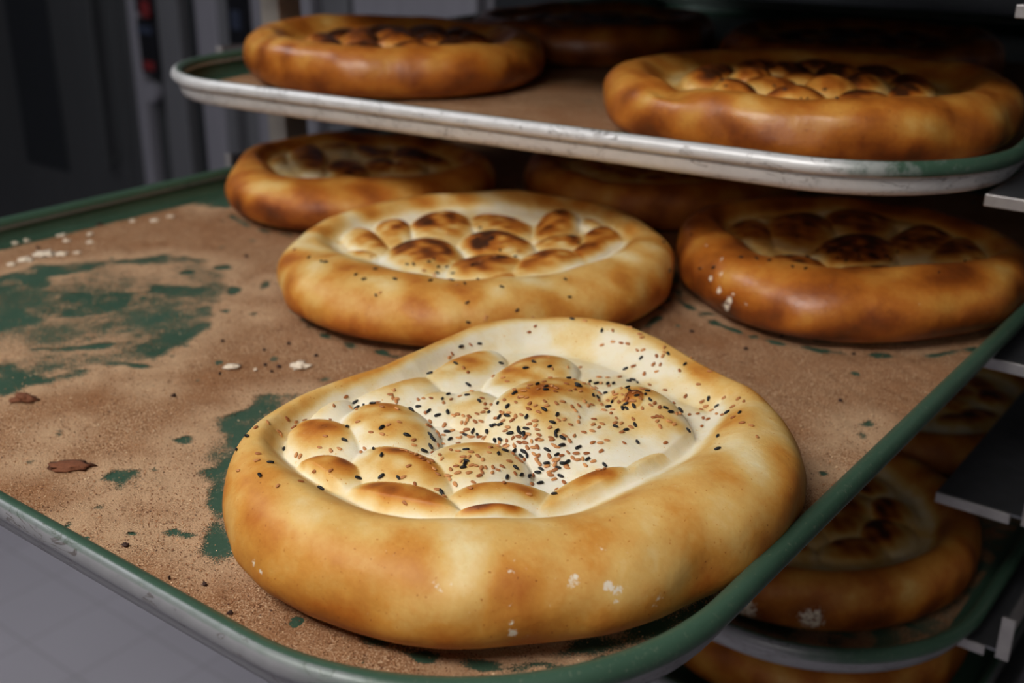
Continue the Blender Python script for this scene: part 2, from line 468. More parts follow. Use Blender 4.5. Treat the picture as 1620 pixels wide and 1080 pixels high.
make_tray('baking_tray', (-.5571, .7200, LOW2F+.0245), 0, .145, M_TRAY, 'lowest tray, almost hidden under the other trays at the bottom right')
make_tray('baking_tray', (-.5700, .79, 1.317+.026), 0, .145, M_TRAY, 'uppermost tray of the rack, above the scuffed silver-rimmed tray')

# ------------------------------------------------------------------ bran dusting
PATCHES = [[[-0.836,0.3577],[-0.877,0.378],[-0.8923,0.5055],[-0.8543,0.5328],[-0.8534,0.5475],[-0.8321,0.5899],[-0.7885,0.6036],[-0.7807,0.5993],[-0.809,0.5625],[-0.8441,0.541],[-0.836,0.5205],[-0.8486,0.4907],[-0.8196,0.4705],[-0.7886,0.4955],[-0.7599,0.5186],[-0.7734,0.5323],[-0.7427,0.5508],[-0.717,0.5653],[-0.7152,0.5367],[-0.7327,0.5167],[-0.7607,0.5119],[-0.7362,0.4801],[-0.7421,0.4538],[-0.7564,0.437],[-0.7618,0.4121],[-0.7739,0.3268]],[[-0.6921,0.5351],[-0.6561,0.5019],[-0.6453,0.4757],[-0.6375,0.4447],[-0.64,0.4337],[-0.6548,0.4287],[-0.6649,0.4296],[-0.6722,0.4542],[-0.6794,0.4832],[-0.6893,0.4961],[-0.7006,0.4977],[-0.7019,0.5187]],[[-0.7109,0.2955],[-0.7079,0.3751],[-0.6905,0.3675],[-0.6677,0.3732],[-0.6693,0.393],[-0.6542,0.4007],[-0.6452,0.3829],[-0.6536,0.3643],[-0.6586,0.3564],[-0.6642,0.2723]],[[-0.6639,0.4103],[-0.6505,0.4209],[-0.6188,0.4289],[-0.6285,0.419],[-0.6541,0.4051]],[[-0.7271,0.3822],[-0.7169,0.4042],[-0.6819,0.4416],[-0.6779,0.4261],[-0.6988,0.4002]],[[-0.7025,0.5832],[-0.7064,0.599],[-0.6903,0.5868],[-0.6867,0.5715]],[[-0.6562,0.5334],[-0.6538,0.5408],[-0.6441,0.5323]],[[-0.7196,0.5695],[-0.7036,0.57],[-0.6963,0.5519],[-0.7071,0.5551]],[[-0.7834,0.5629],[-0.7751,0.5764],[-0.7601,0.5686],[-0.7713,0.5595]],[[-0.7708,0.5934],[-0.7623,0.6072],[-0.7485,0.5978],[-0.7583,0.5832]],[[-0.6812,0.5242],[-0.6754,0.5344],[-0.6676,0.5242]],[[-0.7344,0.434],[-0.7305,0.4525],[-0.7155,0.4391],[-0.7209,0.4299]],[[-0.6365,0.4455],[-0.6323,0.4488],[-0.6248,0.4415]],[[-0.5379,0.4365],[-0.5255,0.4587],[-0.5098,0.4588],[-0.5049,0.4304],[-0.4934,0.4044],[-0.4869,0.3859],[-0.4677,0.3615],[-0.4466,0.3418],[-0.4238,0.3228],[-0.3947,0.3054],[-0.3995,0.2921],[-0.4159,0.2951],[-0.4264,0.3034],[-0.4373,0.3193],[-0.4536,0.3287],[-0.4659,0.3424],[-0.4835,0.3448],[-0.489,0.3531],[-0.4804,0.36],[-0.5058,0.385],[-0.5311,0.3993],[-0.5244,0.4202]],[[-0.5261,0.3641],[-0.5257,0.374],[-0.519,0.3769],[-0.5128,0.37],[-0.5165,0.3648]],[[-0.5212,0.315],[-0.5232,0.3219],[-0.5097,0.3325],[-0.5027,0.3255],[-0.5021,0.3178],[-0.4939,0.3084],[-0.5012,0.3066],[-0.5093,0.3122],[-0.5178,0.3074]],[[-0.4948,0.2868],[-0.4931,0.2975],[-0.4855,0.2922]],[[-0.4875,0.2657],[-0.4909,0.2743],[-0.4882,0.2749],[-0.4834,0.2654]],[[-0.4463,0.2964],[-0.4441,0.3033],[-0.4368,0.3038],[-0.4392,0.2961]],[[-0.5905,0.3298],[-0.59,0.3351],[-0.5796,0.3265],[-0.5845,0.325]],[[-0.6095,0.4022],[-0.5984,0.4082],[-0.5928,0.404]],[[-0.5685,0.2946],[-0.567,0.3023],[-0.5605,0.2966]],[[-0.4612,0.2836],[-0.4541,0.2902],[-0.4529,0.2843]],[[-0.506,0.3354],[-0.5063,0.3395],[-0.5014,0.3349]],[[-0.2109,0.6243],[-0.2102,0.6293],[-0.2046,0.6272],[-0.2026,0.6201],[-0.2059,0.6165]],[[-0.2106,0.5633],[-0.207,0.568],[-0.2032,0.5653],[-0.2051,0.5592]],[[-0.2154,0.6385],[-0.212,0.6504],[-0.2067,0.6409],[-0.2097,0.6363]],[[-0.2231,0.6257],[-0.2214,0.6293],[-0.2196,0.624]],[[-0.3932,0.7554],[-0.3849,0.7584],[-0.3725,0.7576],[-0.3801,0.7515]],[[-0.3005,0.7528],[-0.2891,0.7603],[-0.2819,0.7581],[-0.292,0.75]],[[-0.2461,0.7899],[-0.2343,0.7962],[-0.2326,0.7912],[-0.242,0.7853]],[[-0.224,0.3631],[-0.2127,0.382],[-0.2043,0.4071],[-0.1977,0.4318],[-0.1926,0.3977],[-0.2011,0.3734],[-0.2106,0.3575],[-0.2241,0.3387],[-0.2376,0.3254],[-0.2364,0.3374]],[[-0.9477,0.7082],[-0.9767,0.7683],[-0.9532,0.7701],[-0.9122,0.7373],[-0.9194,0.7094]],[[-0.941,0.4098],[-0.9664,0.5225],[-0.9688,0.5332],[-0.9814,0.5282],[-0.9539,0.4162]],[[-0.4407,0.3025],[-0.4282,0.3084],[-0.426,0.2988],[-0.4382,0.2967]]]
HAZES = [[[[-0.8944,0.3867],[-0.8868,0.5204],[-0.8625,0.5616],[-0.7907,0.6054],[-0.7394,0.5985],[-0.6892,0.5518],[-0.6518,0.5002],[-0.6305,0.4458],[-0.6178,0.4297],[-0.6505,0.3952],[-0.6487,0.3682],[-0.6616,0.2711]],0.47],[[[-0.5205,0.3781],[-0.5321,0.4088],[-0.5248,0.4251],[-0.4813,0.4091],[-0.3833,0.2956],[-0.4018,0.2872],[-0.433,0.3017],[-0.4657,0.3346],[-0.491,0.3431]],0.46],[[[-0.5326,0.3102],[-0.5141,0.3376],[-0.4839,0.3529],[-0.4511,0.3231],[-0.4768,0.3103],[-0.513,0.2972]],0.68],[[[-0.2283,0.6421],[-0.2114,0.6614],[-0.1966,0.6227],[-0.2222,0.5899],[-0.2208,0.6143]],0.68],[[[-0.2531,0.3414],[-0.2219,0.36],[-0.2032,0.4112],[-0.1966,0.4361],[-0.1881,0.4012],[-0.204,0.3571],[-0.2414,0.3171],[-0.265,0.304]],0.6]]
def poly_sd(P, poly):
    """signed distance to a polygon, negative inside"""
    d = np.full(len(P), 1e9); ins = np.zeros(len(P), bool); n = len(poly)
    for i in range(n):
        a = np.array(poly[i]); b = np.array(poly[(i+1) % n]); e = b-a
        t = np.clip(((P-a) @ e)/(e @ e+1e-12), 0, 1)
        q = a+t[:, None]*e; d = np.minimum(d, np.hypot(*(P-q).T))
        c = (a[1] > P[:, 1]) != (b[1] > P[:, 1])
        x = a[0]+(P[:, 1]-a[1])/(b[1]-a[1]+1e-15)*e[0]
        ins ^= c & (P[:, 0] < x)
    return np.where(ins, -d, d)
def in_outline(P, off, r=.148):
    q = np.abs(P-np.array([0, TD/2]))-np.array([TW/2-off, TD/2-off]); rr = r-off
    k = np.maximum(q+rr, 0)
    return np.hypot(k[:, 0], k[:, 1])+np.minimum(np.maximum(q[:, 0]+rr, q[:, 1]+rr), 0)-rr
FOOT_SHADOWS = [(-.3151, .4313, .140), (-.5528, .6862, .154), (-.3201, .8662, .139), (-.8227, .8244, .137)]  # bran pushed aside at loaf feet; the bare ring also paints their contact shadow
def make_bran(loc, rot, z, x0, x1, y0, y1, step, patches, label, flakes, seed, thin=0.0, r=.148, hazes=()):
    """tray-local layer of loose bran: sheet of fine dust plus separate flakes"""
    rg = np.random.RandomState(seed)
    xs = np.arange(x0, x1, step); ys = np.arange(y0, y1, step)
    X, Y = np.meshgrid(xs, ys); P = np.stack([X.ravel(), Y.ravel()], 1)
    def cover(P):
        Pw = P+np.array([loc[0], loc[1]])
        c = np.full(len(P), 1.16-thin)
        P3 = np.concatenate([P, np.zeros((len(P), 1))], 1)
        c += wave_noise(P3, .05, seed+1)*.15+wave_noise(P3, .018, seed+2)*.13
        t = np.zeros(len(P))
        for pl in patches:
            sd = poly_sd(Pw, pl)
            q = np.array(pl); ar = abs(np.sum(q[:, 0]*np.roll(q[:, 1], -1)-q[:, 1]*np.roll(q[:, 0], -1)))/2; ex = min(.009, .22*math.sqrt(ar)+.001)
            c = np.minimum(c, .17+wave_noise(P3, .030, seed+4)*.16+sstep(sd, -ex, ex*1.1)*1.08)
            t = np.maximum(t, 1-sstep(sd, .0, .03))
        for pl, lv in hazes:
            sd = poly_sd(Pw, pl); c = np.minimum(c, lv+wave_noise(P3, .06, seed+8)*.16+sstep(sd, -.02, .01)*(1.2-lv)); t = np.maximum(t, 1-sstep(sd, -.01, .02))
        for fx, fy, fr in FOOT_SHADOWS:
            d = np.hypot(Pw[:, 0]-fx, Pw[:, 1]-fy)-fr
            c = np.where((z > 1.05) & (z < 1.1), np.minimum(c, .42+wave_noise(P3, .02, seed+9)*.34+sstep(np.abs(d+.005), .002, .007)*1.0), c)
        e = in_outline(P, .0190, r)
        c = np.minimum(c, 1.0-sstep(e, -.006, .0)*1.2)
        return c, t, e
    c, t, e = cover(P)
    P3 = np.concatenate([P, np.zeros((len(P), 1))], 1)
    Z = z+.0007+.0003*wave_noise(P3, .02, seed+3)
    V = np.concatenate([P, Z[:, None]], 1)
    ny, nx = X.shape; idx = np.arange(nx*ny).reshape(ny, nx)
    F = np.stack([idx[:-1, :-1], idx[:-1, 1:], idx[1:, 1:], idx[1:, :-1]], -1).reshape(-1, 4)
    ok = (e[F].max(1) < 0) & (c[F].max(1) > -.35)
    F = F[ok]
    if flakes:
        Q = np.stack([rg.uniform(x0, x1, flakes*2), rg.uniform(y0, y1, flakes*2)], 1)
        cq, tq, eq = cover(Q)
        keep = (eq < -.001) & (rg.uniform(size=len(Q)) < np.clip(cq, .05, 1)) 
        # finer picture of the grains is only needed at the front of the tray
        keep &= rg.uniform(size=len(Q)) < np.clip(1.35-Q[:, 1]*1.6, .12, 1)
        Q = Q[keep][:flakes]; n = len(Q)
        s = rg.uniform(.00025, .00062, n)*(1+.6*(rg.uniform(size=n) > .95)); a = rg.uniform(0, 6.28, n); el = rg.uniform(.35, 1, n)
        zz = z+.0009
        off = []
        for k in range(4):
            ak = a+k*np.pi/2; rk = s*(1 if k % 2 == 0 else 1)*np.where(k % 2 == 0, 1, el)
            off.append(np.stack([Q[:, 0]+rk*np.cos(ak), Q[:, 1]+rk*np.sin(ak), zz+rg.uniform(-.0002, .0005, n)], 1))
        top = np.stack([Q[:, 0], Q[:, 1], zz+s*.8], 1)
        FV = np.stack(off+[top], 1).reshape(-1, 3)
        b = len(V)+np.arange(n)*5
        FF = np.concatenate([np.stack([b+k, b+(k+1) % 4, b+4], 1) for k in range(4)])
        tone = np.clip(rg.normal(.45, .27, n), 0, 1)
        V = np.concatenate([V, FV]); faces = F.tolist()+FF.tolist()
        mi = [0]*len(F)+[1]*len(FF)
        cov = np.concatenate([c, np.ones(n*5)]); tt = np.concatenate([t, np.zeros(n*5)]); tn = np.concatenate([c*0, np.repeat(tone, 5)])
    else:
        faces = F.tolist(); mi = [0]*len(F); cov, tt, tn = c, t, c*0
    o = mesh_obj('bran_dusting', V, faces, [M_BRAN, M_FLAKE], None, True, mi, {'cover': cov, 'tint': tt, 'tone': tn})
    o.location = (loc[0], loc[1], 0); o.rotation_euler = (0, 0, rot)
    tag(o, label, 'bran', kind='stuff')
    return o
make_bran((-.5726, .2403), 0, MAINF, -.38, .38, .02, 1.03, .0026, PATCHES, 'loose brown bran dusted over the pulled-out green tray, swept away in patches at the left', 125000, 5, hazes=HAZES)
make_bran((-.5815, .6920), .0893, UPF, -.38, .38, .02, .75, .006, [], 'bran dusted on the upper silver-rimmed tray between its loaves', 0, 6, .1, .134)
make_bran((-.5571, .6700), 0, LOWF, -.38, .38, .02, .85, .006, [], 'thin bran on the green tray at the lower right', 0, 7, .72, .145)

# ------------------------------------------------------------------ loaves
SPECS = {"front":{"c":[-0.3151,0.4313],"R":0.1421,"Rh":[[0,0],[-0.0132,0.0021],[0.0091,0.0017],[-0.0034,0.004],[-0.0008,-0.0011]],"H":0.0,"Hh":[[0,0]],"Ht":[[0,0.051],[30,0.051],[42,0.0505],[54,0.0475],[75,0.048],[110,0.0505],[150,0.05],[180,0.049],[200,0.048],[225,0.049],[260,0.05],[310,0.0505]],"cr":[[0,0.5],[40,0.48],[62,0.32],[90,0.26],[160,0.28],[190,0.4],[220,0.5],[300,0.54]],"e0t":[[0,0.48],[40,0.46],[58,0.32],[80,0.08],[110,-0.06],[160,0],[190,0.15],[215,0.42],[270,0.5],[330,0.5]],"ew":0.38,"hg":0.0365,"dome":0.002,"slope":0.8,"f0":0.86,"Gth":[0.0,0.1309,0.2618,0.3927,0.5236,0.6545,0.7854,0.9163,1.0472,1.1781,1.309,1.4399,1.5708,1.7017,1.8326,1.9635,2.0944,2.2253,2.3562,2.4871,2.618,2.7489,2.8798,3.0107,3.1416,3.2725,3.4034,3.5343,3.6652,3.7961,3.927,4.0579,4.1888,4.3197,4.4506,4.5815,4.7124,4.8433,4.9742,5.1051,5.236,5.3669,5.4978,5.6287,5.7596,5.8905,6.0214,6.1523],"G":[0.0638,0.0651,0.0673,0.071,0.076,0.0822,0.0899,0.0988,0.1078,0.1035,0.101,0.1013,0.1045,0.11,0.1164,0.1221,0.1252,0.1249,0.121,0.1144,0.1067,0.0996,0.0946,0.0927,0.0941,0.0981,0.1041,0.1109,0.1176,0.1236,0.1228,0.1163,0.1102,0.105,0.101,0.0978,0.0946,0.0908,0.0864,0.0817,0.0771,0.0728,0.0692,0.0663,0.0642,0.0627,0.0623,0.0628],"pillows":[[-0.11013,-0.04033,34.27,39.91,-34.6,21.79,0.0095,0.38,0.25],[-0.09762,-0.00014,23.39,23.06,-25.06,22.23,0.0085,0.5,0.25],[-0.09021,0.048,22.09,20.68,-26.47,16.11,0.0085,0.56,0.25],[-0.07853,-0.0699,30.7,27.18,-12.8,39.7,0.0095,0.42,0.25],[-0.05832,-0.04277,27.6,22.72,-10.83,27.96,0.0115,0.5,0.25],[-0.0525,-0.09169,38.75,36.08,-25.6,52.2,0.0085,0.64,0.25],[-0.02302,-0.07085,29.21,20.91,-8.98,44.26,0.01,0.6,0.25],[-0.0022,-0.09453,26.17,18.88,-11.8,46.5,0.0085,0.52,0.25],[-0.05856,0.00064,45.2,36.38,-24.15,43.43,0.0055,0.2,0.25],[-0.04199,0.00861,43.75,33.34,-18.99,34.14,0.006,0.24,0.25],[-0.04395,0.06323,24.67,22.25,-33.97,12.34,0.0095,0.62,0.25],[0.02816,0.022,18.32,10.51,-7.74,20.77,0.01,0.14,0.6],[-0.00103,0.02192,22.02,16.74,-13.77,12.61,0.015,0.34,0.5],[0.03853,0.04547,29.02,13.24,-1.33,25.34,0.0125,0.26,0.45],[0.03014,0.05465,79.4,41.24,-12.95,47.9,0.015,0.78,0.1],[0.00058,-0.04396,27.79,21.76,-19.48,28.8,0.0095,0.38,0.25],[0.02994,-0.05881,27.62,22.88,-47.4,45.32,0.008,0.6,0.25],[0.03849,-0.07821,25.5,22.79,-60.65,47.96,0.0078,0.86,0.25],[0.05496,-0.02682,24.63,22.86,-67.55,23.76,0.008,0.52,0.25],[0.0664,0.01481,26.81,26.76,-84.87,10.48,0.006,0.3,0.25]],"side":0.47,"crestb":0.42,"pale":0.07,"seed":3},"middle":{"c":[-0.5528,0.6862],"R":0.1544,"Rh":[[0,0],[-0.0038,0.0027],[0.0031,0.0008],[0.0007,0.0004],[0.0002,0.0009]],"H":0.046,"Hh":[[0,0]],"hg":0.0335,"Gth":[0.0,0.1309,0.2618,0.3927,0.5236,0.6545,0.7854,0.9163,1.0472,1.1781,1.309,1.4399,1.5708,1.7017,1.8326,1.9635,2.0944,2.2253,2.3562,2.4871,2.618,2.7489,2.8798,3.0107,3.1416,3.2725,3.4034,3.5343,3.6652,3.7961,3.927,4.0579,4.1888,4.3197,4.4506,4.5815,4.7124,4.8433,4.9742,5.1051,5.236,5.3669,5.4978,5.6287,5.7596,5.8905,6.0214,6.1523],"G":[0.0808,0.0832,0.0872,0.093,0.0999,0.1079,0.114,0.1137,0.1142,0.1153,0.1167,0.1181,0.119,0.1192,0.1187,0.1176,0.1162,0.1147,0.1133,0.112,0.1109,0.1099,0.109,0.1083,0.108,0.1084,0.1095,0.1113,0.1138,0.1095,0.1012,0.0931,0.086,0.0809,0.078,0.0762,0.0747,0.0737,0.0737,0.0748,0.0764,0.0776,0.0778,0.0773,0.0767,0.0767,0.0776,0.0791],"pillows":[[-0.07925,-0.04746,32.78,22.53,23.5,62.98,0.01,0.55,0.25],[-0.05485,-0.07966,42.17,41.21,-35.42,43.74,0.007,0.5,0.25],[-0.07656,-0.01756,48.31,36.24,6.99,36.76,0.01,0.72,0.25],[-0.05234,0.01648,29.22,26.5,-17.96,10.44,0.012,0.66,0.25],[-0.02173,0.05607,30.13,22.02,-8.62,26.07,0.01,0.6,0.25],[0.01695,0.08265,33.2,32.62,-40.47,-7.31,0.012,0.72,0.25],[0.03992,0.12135,44.37,28.87,-22.93,28.12,0.01,0.75,0.25],[0.06552,0.0839,39.22,29.64,-45.72,10.16,0.01,0.78,0.25],[0.07563,0.04726,33.8,30.02,-80.31,-3.88,0.008,0.7,0.25],[0.04793,0.04234,39.21,29.45,-35.43,21.88,0.01,0.75,0.25],[0.01569,0.003,27.53,20.61,-10.47,21.75,0.014,0.88,0.25],[-0.01119,-0.05258,25.39,22.34,-14.05,17.36,0.014,0.8,0.25],[0.03758,-0.04123,24.77,20.69,-26.25,20.82,0.011,0.75,0.25],[0.0732,-0.0085,28.68,23.6,-34.19,10.93,0.011,0.62,0.25],[0.06571,-0.05651,33.58,27.32,-50.63,40.86,0.006,0.5,0.25],[0.00154,-0.08962,46.48,39.5,-32.18,84.49,0.005,0.5,0.25]],"side":0.46,"crestb":0.42,"pale":0.1,"seed":11,"blot":1.6,"pb":1.0,"ph":0.8,"c0":0.25,"c1":0.85,"cv":0.35,"psz":1.17,"crest":0.5},"right":{"pb":1.0,"ph":0.8,"blot":1.4,"c0":0.25,"c1":0.85,"cv":0.3,"psz":1.15,"c":[-0.3201,0.8662],"R":0.1387,"Rh":[[0,0],[-0.0012,-0.0001],[-0.001,0.003],[0.0015,0.0011]],"H":0.05,"Hh":[[0,-0.002]],"hg":0.0335,"Gth":[0.0,0.1309,0.2618,0.3927,0.5236,0.6545,0.7854,0.9163,1.0472,1.1781,1.309,1.4399,1.5708,1.7017,1.8326,1.9635,2.0944,2.2253,2.3562,2.4871,2.618,2.7489,2.8798,3.0107,3.1416,3.2725,3.4034,3.5343,3.6652,3.7961,3.927,4.0579,4.1888,4.3197,4.4506,4.5815,4.7124,4.8433,4.9742,5.1051,5.236,5.3669,5.4978,5.6287,5.7596,5.8905,6.0214,6.1523],"G":[0.0798,0.0875,0.0963,0.1013,0.1012,0.1007,0.0999,0.0991,0.0985,0.0982,0.0981,0.0982,0.0984,0.0986,0.0987,0.0986,0.0986,0.0986,0.0987,0.099,0.0995,0.1,0.1003,0.1004,0.1,0.0974,0.0893,0.0827,0.0773,0.0724,0.0681,0.0701,0.0723,0.0733,0.0731,0.0719,0.0697,0.0668,0.0635,0.06,0.0566,0.0546,0.056,0.0578,0.0599,0.0627,0.067,0.0729],"pillows":[[-0.08155,-0.00996,43.49,16.67,10.85,27.45,0.01,0.6,0.25],[-0.10656,0.07017,35.97,17.41,-14.71,17.98,0.01,0.65,0.25],[-0.07851,0.13315,32.4,13.93,-16.37,19.97,0.01,0.65,0.25],[-0.05055,0.02249,32.47,13.72,-6.01,15.96,0.013,0.72,0.25],[-0.02305,0.08488,32.05,12.7,-11.27,13.82,0.013,0.8,0.25],[0.00242,0.15098,31.84,11.13,-11.83,14.48,0.013,0.75,0.25],[0.04062,0.05658,33.37,13.26,-27.32,12.6,0.012,0.8,0.25],[0.01028,-0.00572,29.62,11.82,-14.47,17.86,0.012,0.92,0.25],[0.07888,0.0542,31.64,11.71,-31.36,12.84,0.012,0.65,0.25],[0.09634,0.01432,35.57,13.48,-69.75,25.65,0.008,0.6,0.25],[-0.01377,-0.06268,39.21,16.3,-15.14,44.89,0.007,0.7,0.25],[0.02947,-0.0476,36.75,14.57,-34.42,42.6,0.006,0.75,0.25],[0.06889,-0.01575,45.59,16.54,-50.61,41.78,0.006,0.6,0.25],[0.0618,0.15927,37.22,10.92,-12.49,15.31,0.012,0.7,0.25]],"side":0.66,"crestb":0.66,"pale":0.22,"seed":21,"crest":0.5,"folds":[]},"rear_left":{"pb":1.1,"ph":0.9,"blot":1.4,"c0":0.25,"c1":0.85,"cv":0.2,"psz":1.2,"c":[-0.8227,0.8244],"R":0.1368,"Rh":[[0,0],[0.0014,-0.0032],[-0.0018,0.0044],[0.0004,0.0005]],"H":0.047,"Hh":[[0,0]],"hg":0.031,"Gth":[0.0,0.1309,0.2618,0.3927,0.5236,0.6545,0.7854,0.9163,1.0472,1.1781,1.309,1.4399,1.5708,1.7017,1.8326,1.9635,2.0944,2.2253,2.3562,2.4871,2.618,2.7489,2.8798,3.0107,3.1416,3.2725,3.4034,3.5343,3.6652,3.7961,3.927,4.0579,4.1888,4.3197,4.4506,4.5815,4.7124,4.8433,4.9742,5.1051,5.236,5.3669,5.4978,5.6287,5.7596,5.8905,6.0214,6.1523],"G":[0.0765,0.0827,0.089,0.0956,0.0994,0.0987,0.0976,0.0961,0.0945,0.093,0.0919,0.0913,0.0914,0.0921,0.0934,0.0952,0.0973,0.0995,0.1014,0.103,0.104,0.1043,0.1038,0.1024,0.1004,0.0979,0.0952,0.0927,0.0897,0.0819,0.0752,0.0701,0.0723,0.0733,0.0731,0.0719,0.0697,0.0668,0.0635,0.06,0.0566,0.0534,0.0549,0.0573,0.0596,0.0622,0.0657,0.0706],"pillows":[[-0.10934,-0.01066,56.13,62.44,-14.13,17.04,0.008,0.3,0.25],[-0.08124,0.00486,32.32,26.53,16.59,38.61,0.013,0.75,0.25],[-0.00292,-0.01158,35.56,33.14,-5.92,33.53,0.011,0.72,0.25],[-0.10655,0.07369,28.66,29.06,-11.36,13.64,0.011,0.85,0.25],[-0.05554,0.08233,33.21,30.27,-5.27,20.22,0.011,0.85,0.25],[0.00137,0.08115,33.9,29.02,-6.31,23.76,0.011,0.8,0.25],[0.04073,0.03153,46.2,41.73,-25.8,31.24,0.008,0.5,0.25],[0.02479,0.10057,40.07,34.35,-14.05,16.94,0.01,0.7,0.25],[0.01033,0.02076,44.98,42.56,-22.85,27.65,0.008,0.75,0.25]],"side":0.6,"crestb":0.64,"pale":0.2,"seed":31,"crest":0.5,"folds":[[2.2,0.003,0.15,0.25,0.5]]},"upper_left":{"R":0.15,"Rh":[[0,0],[0.002,0.002],[0.001,-0.001]],"H":0.05,"Hh":[[-0.003,-0.001],[0.001,0.0]],"hg":0.036,"Gth":[0.0,0.131,0.262,0.393,0.524,0.654,0.785,0.916,1.047,1.178,1.309,1.44,1.571,1.702,1.833,1.963,2.094,2.225,2.356,2.487,2.618,2.749,2.88,3.011,3.142,3.272,3.403,3.534,3.665,3.796,3.927,4.058,4.189,4.32,4.451,4.581,4.712,4.843,4.974,5.105,5.236,5.367,5.498,5.629,5.76,5.89,6.021,6.152],"G":[0.1,0.1005,0.1009,0.101,0.1009,0.1007,0.1002,0.0996,0.0989,0.0982,0.0974,0.0966,0.096,0.0955,0.0951,0.095,0.0951,0.0953,0.0958,0.0964,0.0971,0.0978,0.0986,0.0994,0.1,0.1005,0.1009,0.101,0.1009,0.1007,0.1002,0.0996,0.0989,0.0982,0.0974,0.0966,0.096,0.0955,0.0951,0.095,0.0951,0.0953,0.0958,0.0964,0.0971,0.0978,0.0986,0.0994],"pillows":[[0.0,0.0,35.7143,0.0,-0.0,41.6667,0.012,0.5,0.25],[0.0408,0.0126,-11.3369,36.7528,-47.7786,-14.738,0.0146,0.6937,0.25],[0.0095,0.0417,-37.4973,8.5583,-11.1258,-48.7464,0.0146,0.6062,0.25],[-0.0314,0.0291,-26.1604,-28.1944,36.6527,-34.0085,0.0127,0.5023,0.25],[-0.0408,-0.0126,11.3369,-36.7528,47.7786,14.738,0.0133,0.5805,0.25],[-0.0095,-0.0417,37.4973,-8.5583,11.1258,48.7464,0.0136,0.5957,0.25],[0.0314,-0.0291,26.1604,28.1944,-36.6527,34.0085,0.0137,0.6087,0.25],[0.0798,0.0,0.0306,38.4615,-55.5555,0.0442,0.0123,0.6925,0.25],[0.0646,0.0469,-22.5823,31.134,-44.9714,-32.6189,0.0119,0.6352,0.25],[0.0247,0.0759,-36.5696,11.9144,-17.2097,-52.8228,0.0109,0.7448,0.25],[-0.0247,0.0759,-36.5885,-11.8561,17.1255,-52.8501,0.011,0.5938,0.25],[-0.0646,0.0469,-22.6319,-31.098,44.9194,-32.6905,0.0102,0.7466,0.25],[-0.0798,0.0,-0.0306,-38.4615,55.5555,-0.0442,0.0104,0.6144,0.25],[-0.0646,-0.0469,22.5823,-31.134,44.9714,32.6189,0.0102,0.595,0.25],[-0.0247,-0.0759,36.5696,-11.9144,17.2097,52.8228,0.0112,0.7292,0.25],[0.0247,-0.0759,36.5885,11.8561,-17.1255,52.8501,0.011,0.7469,0.25],[0.0646,-0.0469,22.6319,31.098,-44.9194,32.6905,0.0101,0.6203,0.25]],"side":0.6,"crestb":0.62,"blot":0.9,"pale":0.5,"seed":51,"crest":0.5,"c0":0.1,"c1":0.8,"folds":[[-2.6,0.004,0.2,0.25,0.5],[-2.1,0.003,0.12,0.2,0.4]]},"upper_right":{"R":0.166,"Rh":[[0,0],[0.002,0.002],[0.001,-0.001]],"H":0.05,"Hh":[[0.001,0.0],[0.0,0.0012]],"hg":0.036,"Gth":[0.0,0.131,0.262,0.393,0.524,0.654,0.785,0.916,1.047,1.178,1.309,1.44,1.571,1.702,1.833,1.963,2.094,2.225,2.356,2.487,2.618,2.749,2.88,3.011,3.142,3.272,3.403,3.534,3.665,3.796,3.927,4.058,4.189,4.32,4.451,4.581,4.712,4.843,4.974,5.105,5.236,5.367,5.498,5.629,5.76,5.89,6.021,6.152],"G":[0.115,0.1147,0.1143,0.1137,0.1131,0.1123,0.1115,0.1108,0.1101,0.1096,0.1092,0.109,0.109,0.1093,0.1097,0.1103,0.1109,0.1117,0.1125,0.1132,0.1139,0.1144,0.1148,0.115,0.115,0.1147,0.1143,0.1137,0.1131,0.1123,0.1115,0.1108,0.1101,0.1096,0.1092,0.109,0.109,0.1093,0.1097,0.1103,0.1109,0.1117,0.1125,0.1132,0.1139,0.1144,0.1148,0.115],"pillows":[[0.0,0.0,35.7143,0.0,-0.0,41.6667,0.012,0.5,0.25],[0.0447,0.0138,-11.3369,36.7528,-47.7786,-14.738,0.0131,0.6528,0.25],[0.0104,0.0456,-37.4973,8.5583,-11.1258,-48.7464,0.0148,0.5639,0.25],[-0.0343,0.0318,-26.1604,-28.1944,36.6527,-34.0085,0.0133,0.554,0.25],[-0.0447,-0.0138,11.3369,-36.7528,47.7786,14.738,0.0144,0.6276,0.25],[-0.0104,-0.0456,37.4973,-8.5583,11.1258,48.7464,0.0122,0.6207,0.25],[0.0343,-0.0318,26.1604,28.1944,-36.6527,34.0085,0.0144,0.5064,0.25],[0.0874,0.0,0.0306,38.4615,-55.5555,0.0442,0.0114,0.708,0.25],[0.0707,0.0513,-22.5823,31.134,-44.9714,-32.6189,0.013,0.6668,0.25],[0.027,0.0831,-36.5696,11.9144,-17.2097,-52.8228,0.0101,0.6393,0.25],[-0.027,0.0831,-36.5885,-11.8561,17.1255,-52.8501,0.0106,0.6754,0.25],[-0.0707,0.0513,-22.6319,-31.098,44.9194,-32.6905,0.0106,0.5802,0.25],[-0.0874,0.0,-0.0306,-38.4615,55.5555,-0.0442,0.0116,0.5701,0.25],[-0.0707,-0.0513,22.5823,-31.134,44.9714,32.6189,0.0122,0.7379,0.25],[-0.027,-0.0831,36.5696,-11.9144,17.2097,52.8228,0.0128,0.6249,0.25],[0.027,-0.0831,36.5885,11.8561,-17.1255,52.8501,0.0118,0.6824,0.25],[0.0707,-0.0513,22.6319,31.098,-44.9194,32.6905,0.0115,0.6442,0.25]],"side":0.6,"crestb":0.62,"blot":0.9,"pale":0.34,"seed":52,"crest":0.5,"folds":[[-1.95,0.008,0.15,0.2,0.5],[-1.2,0.003,0.2,0.2,0.45]],"e0":0.6,"c0":0.1,"c1":0.8}}
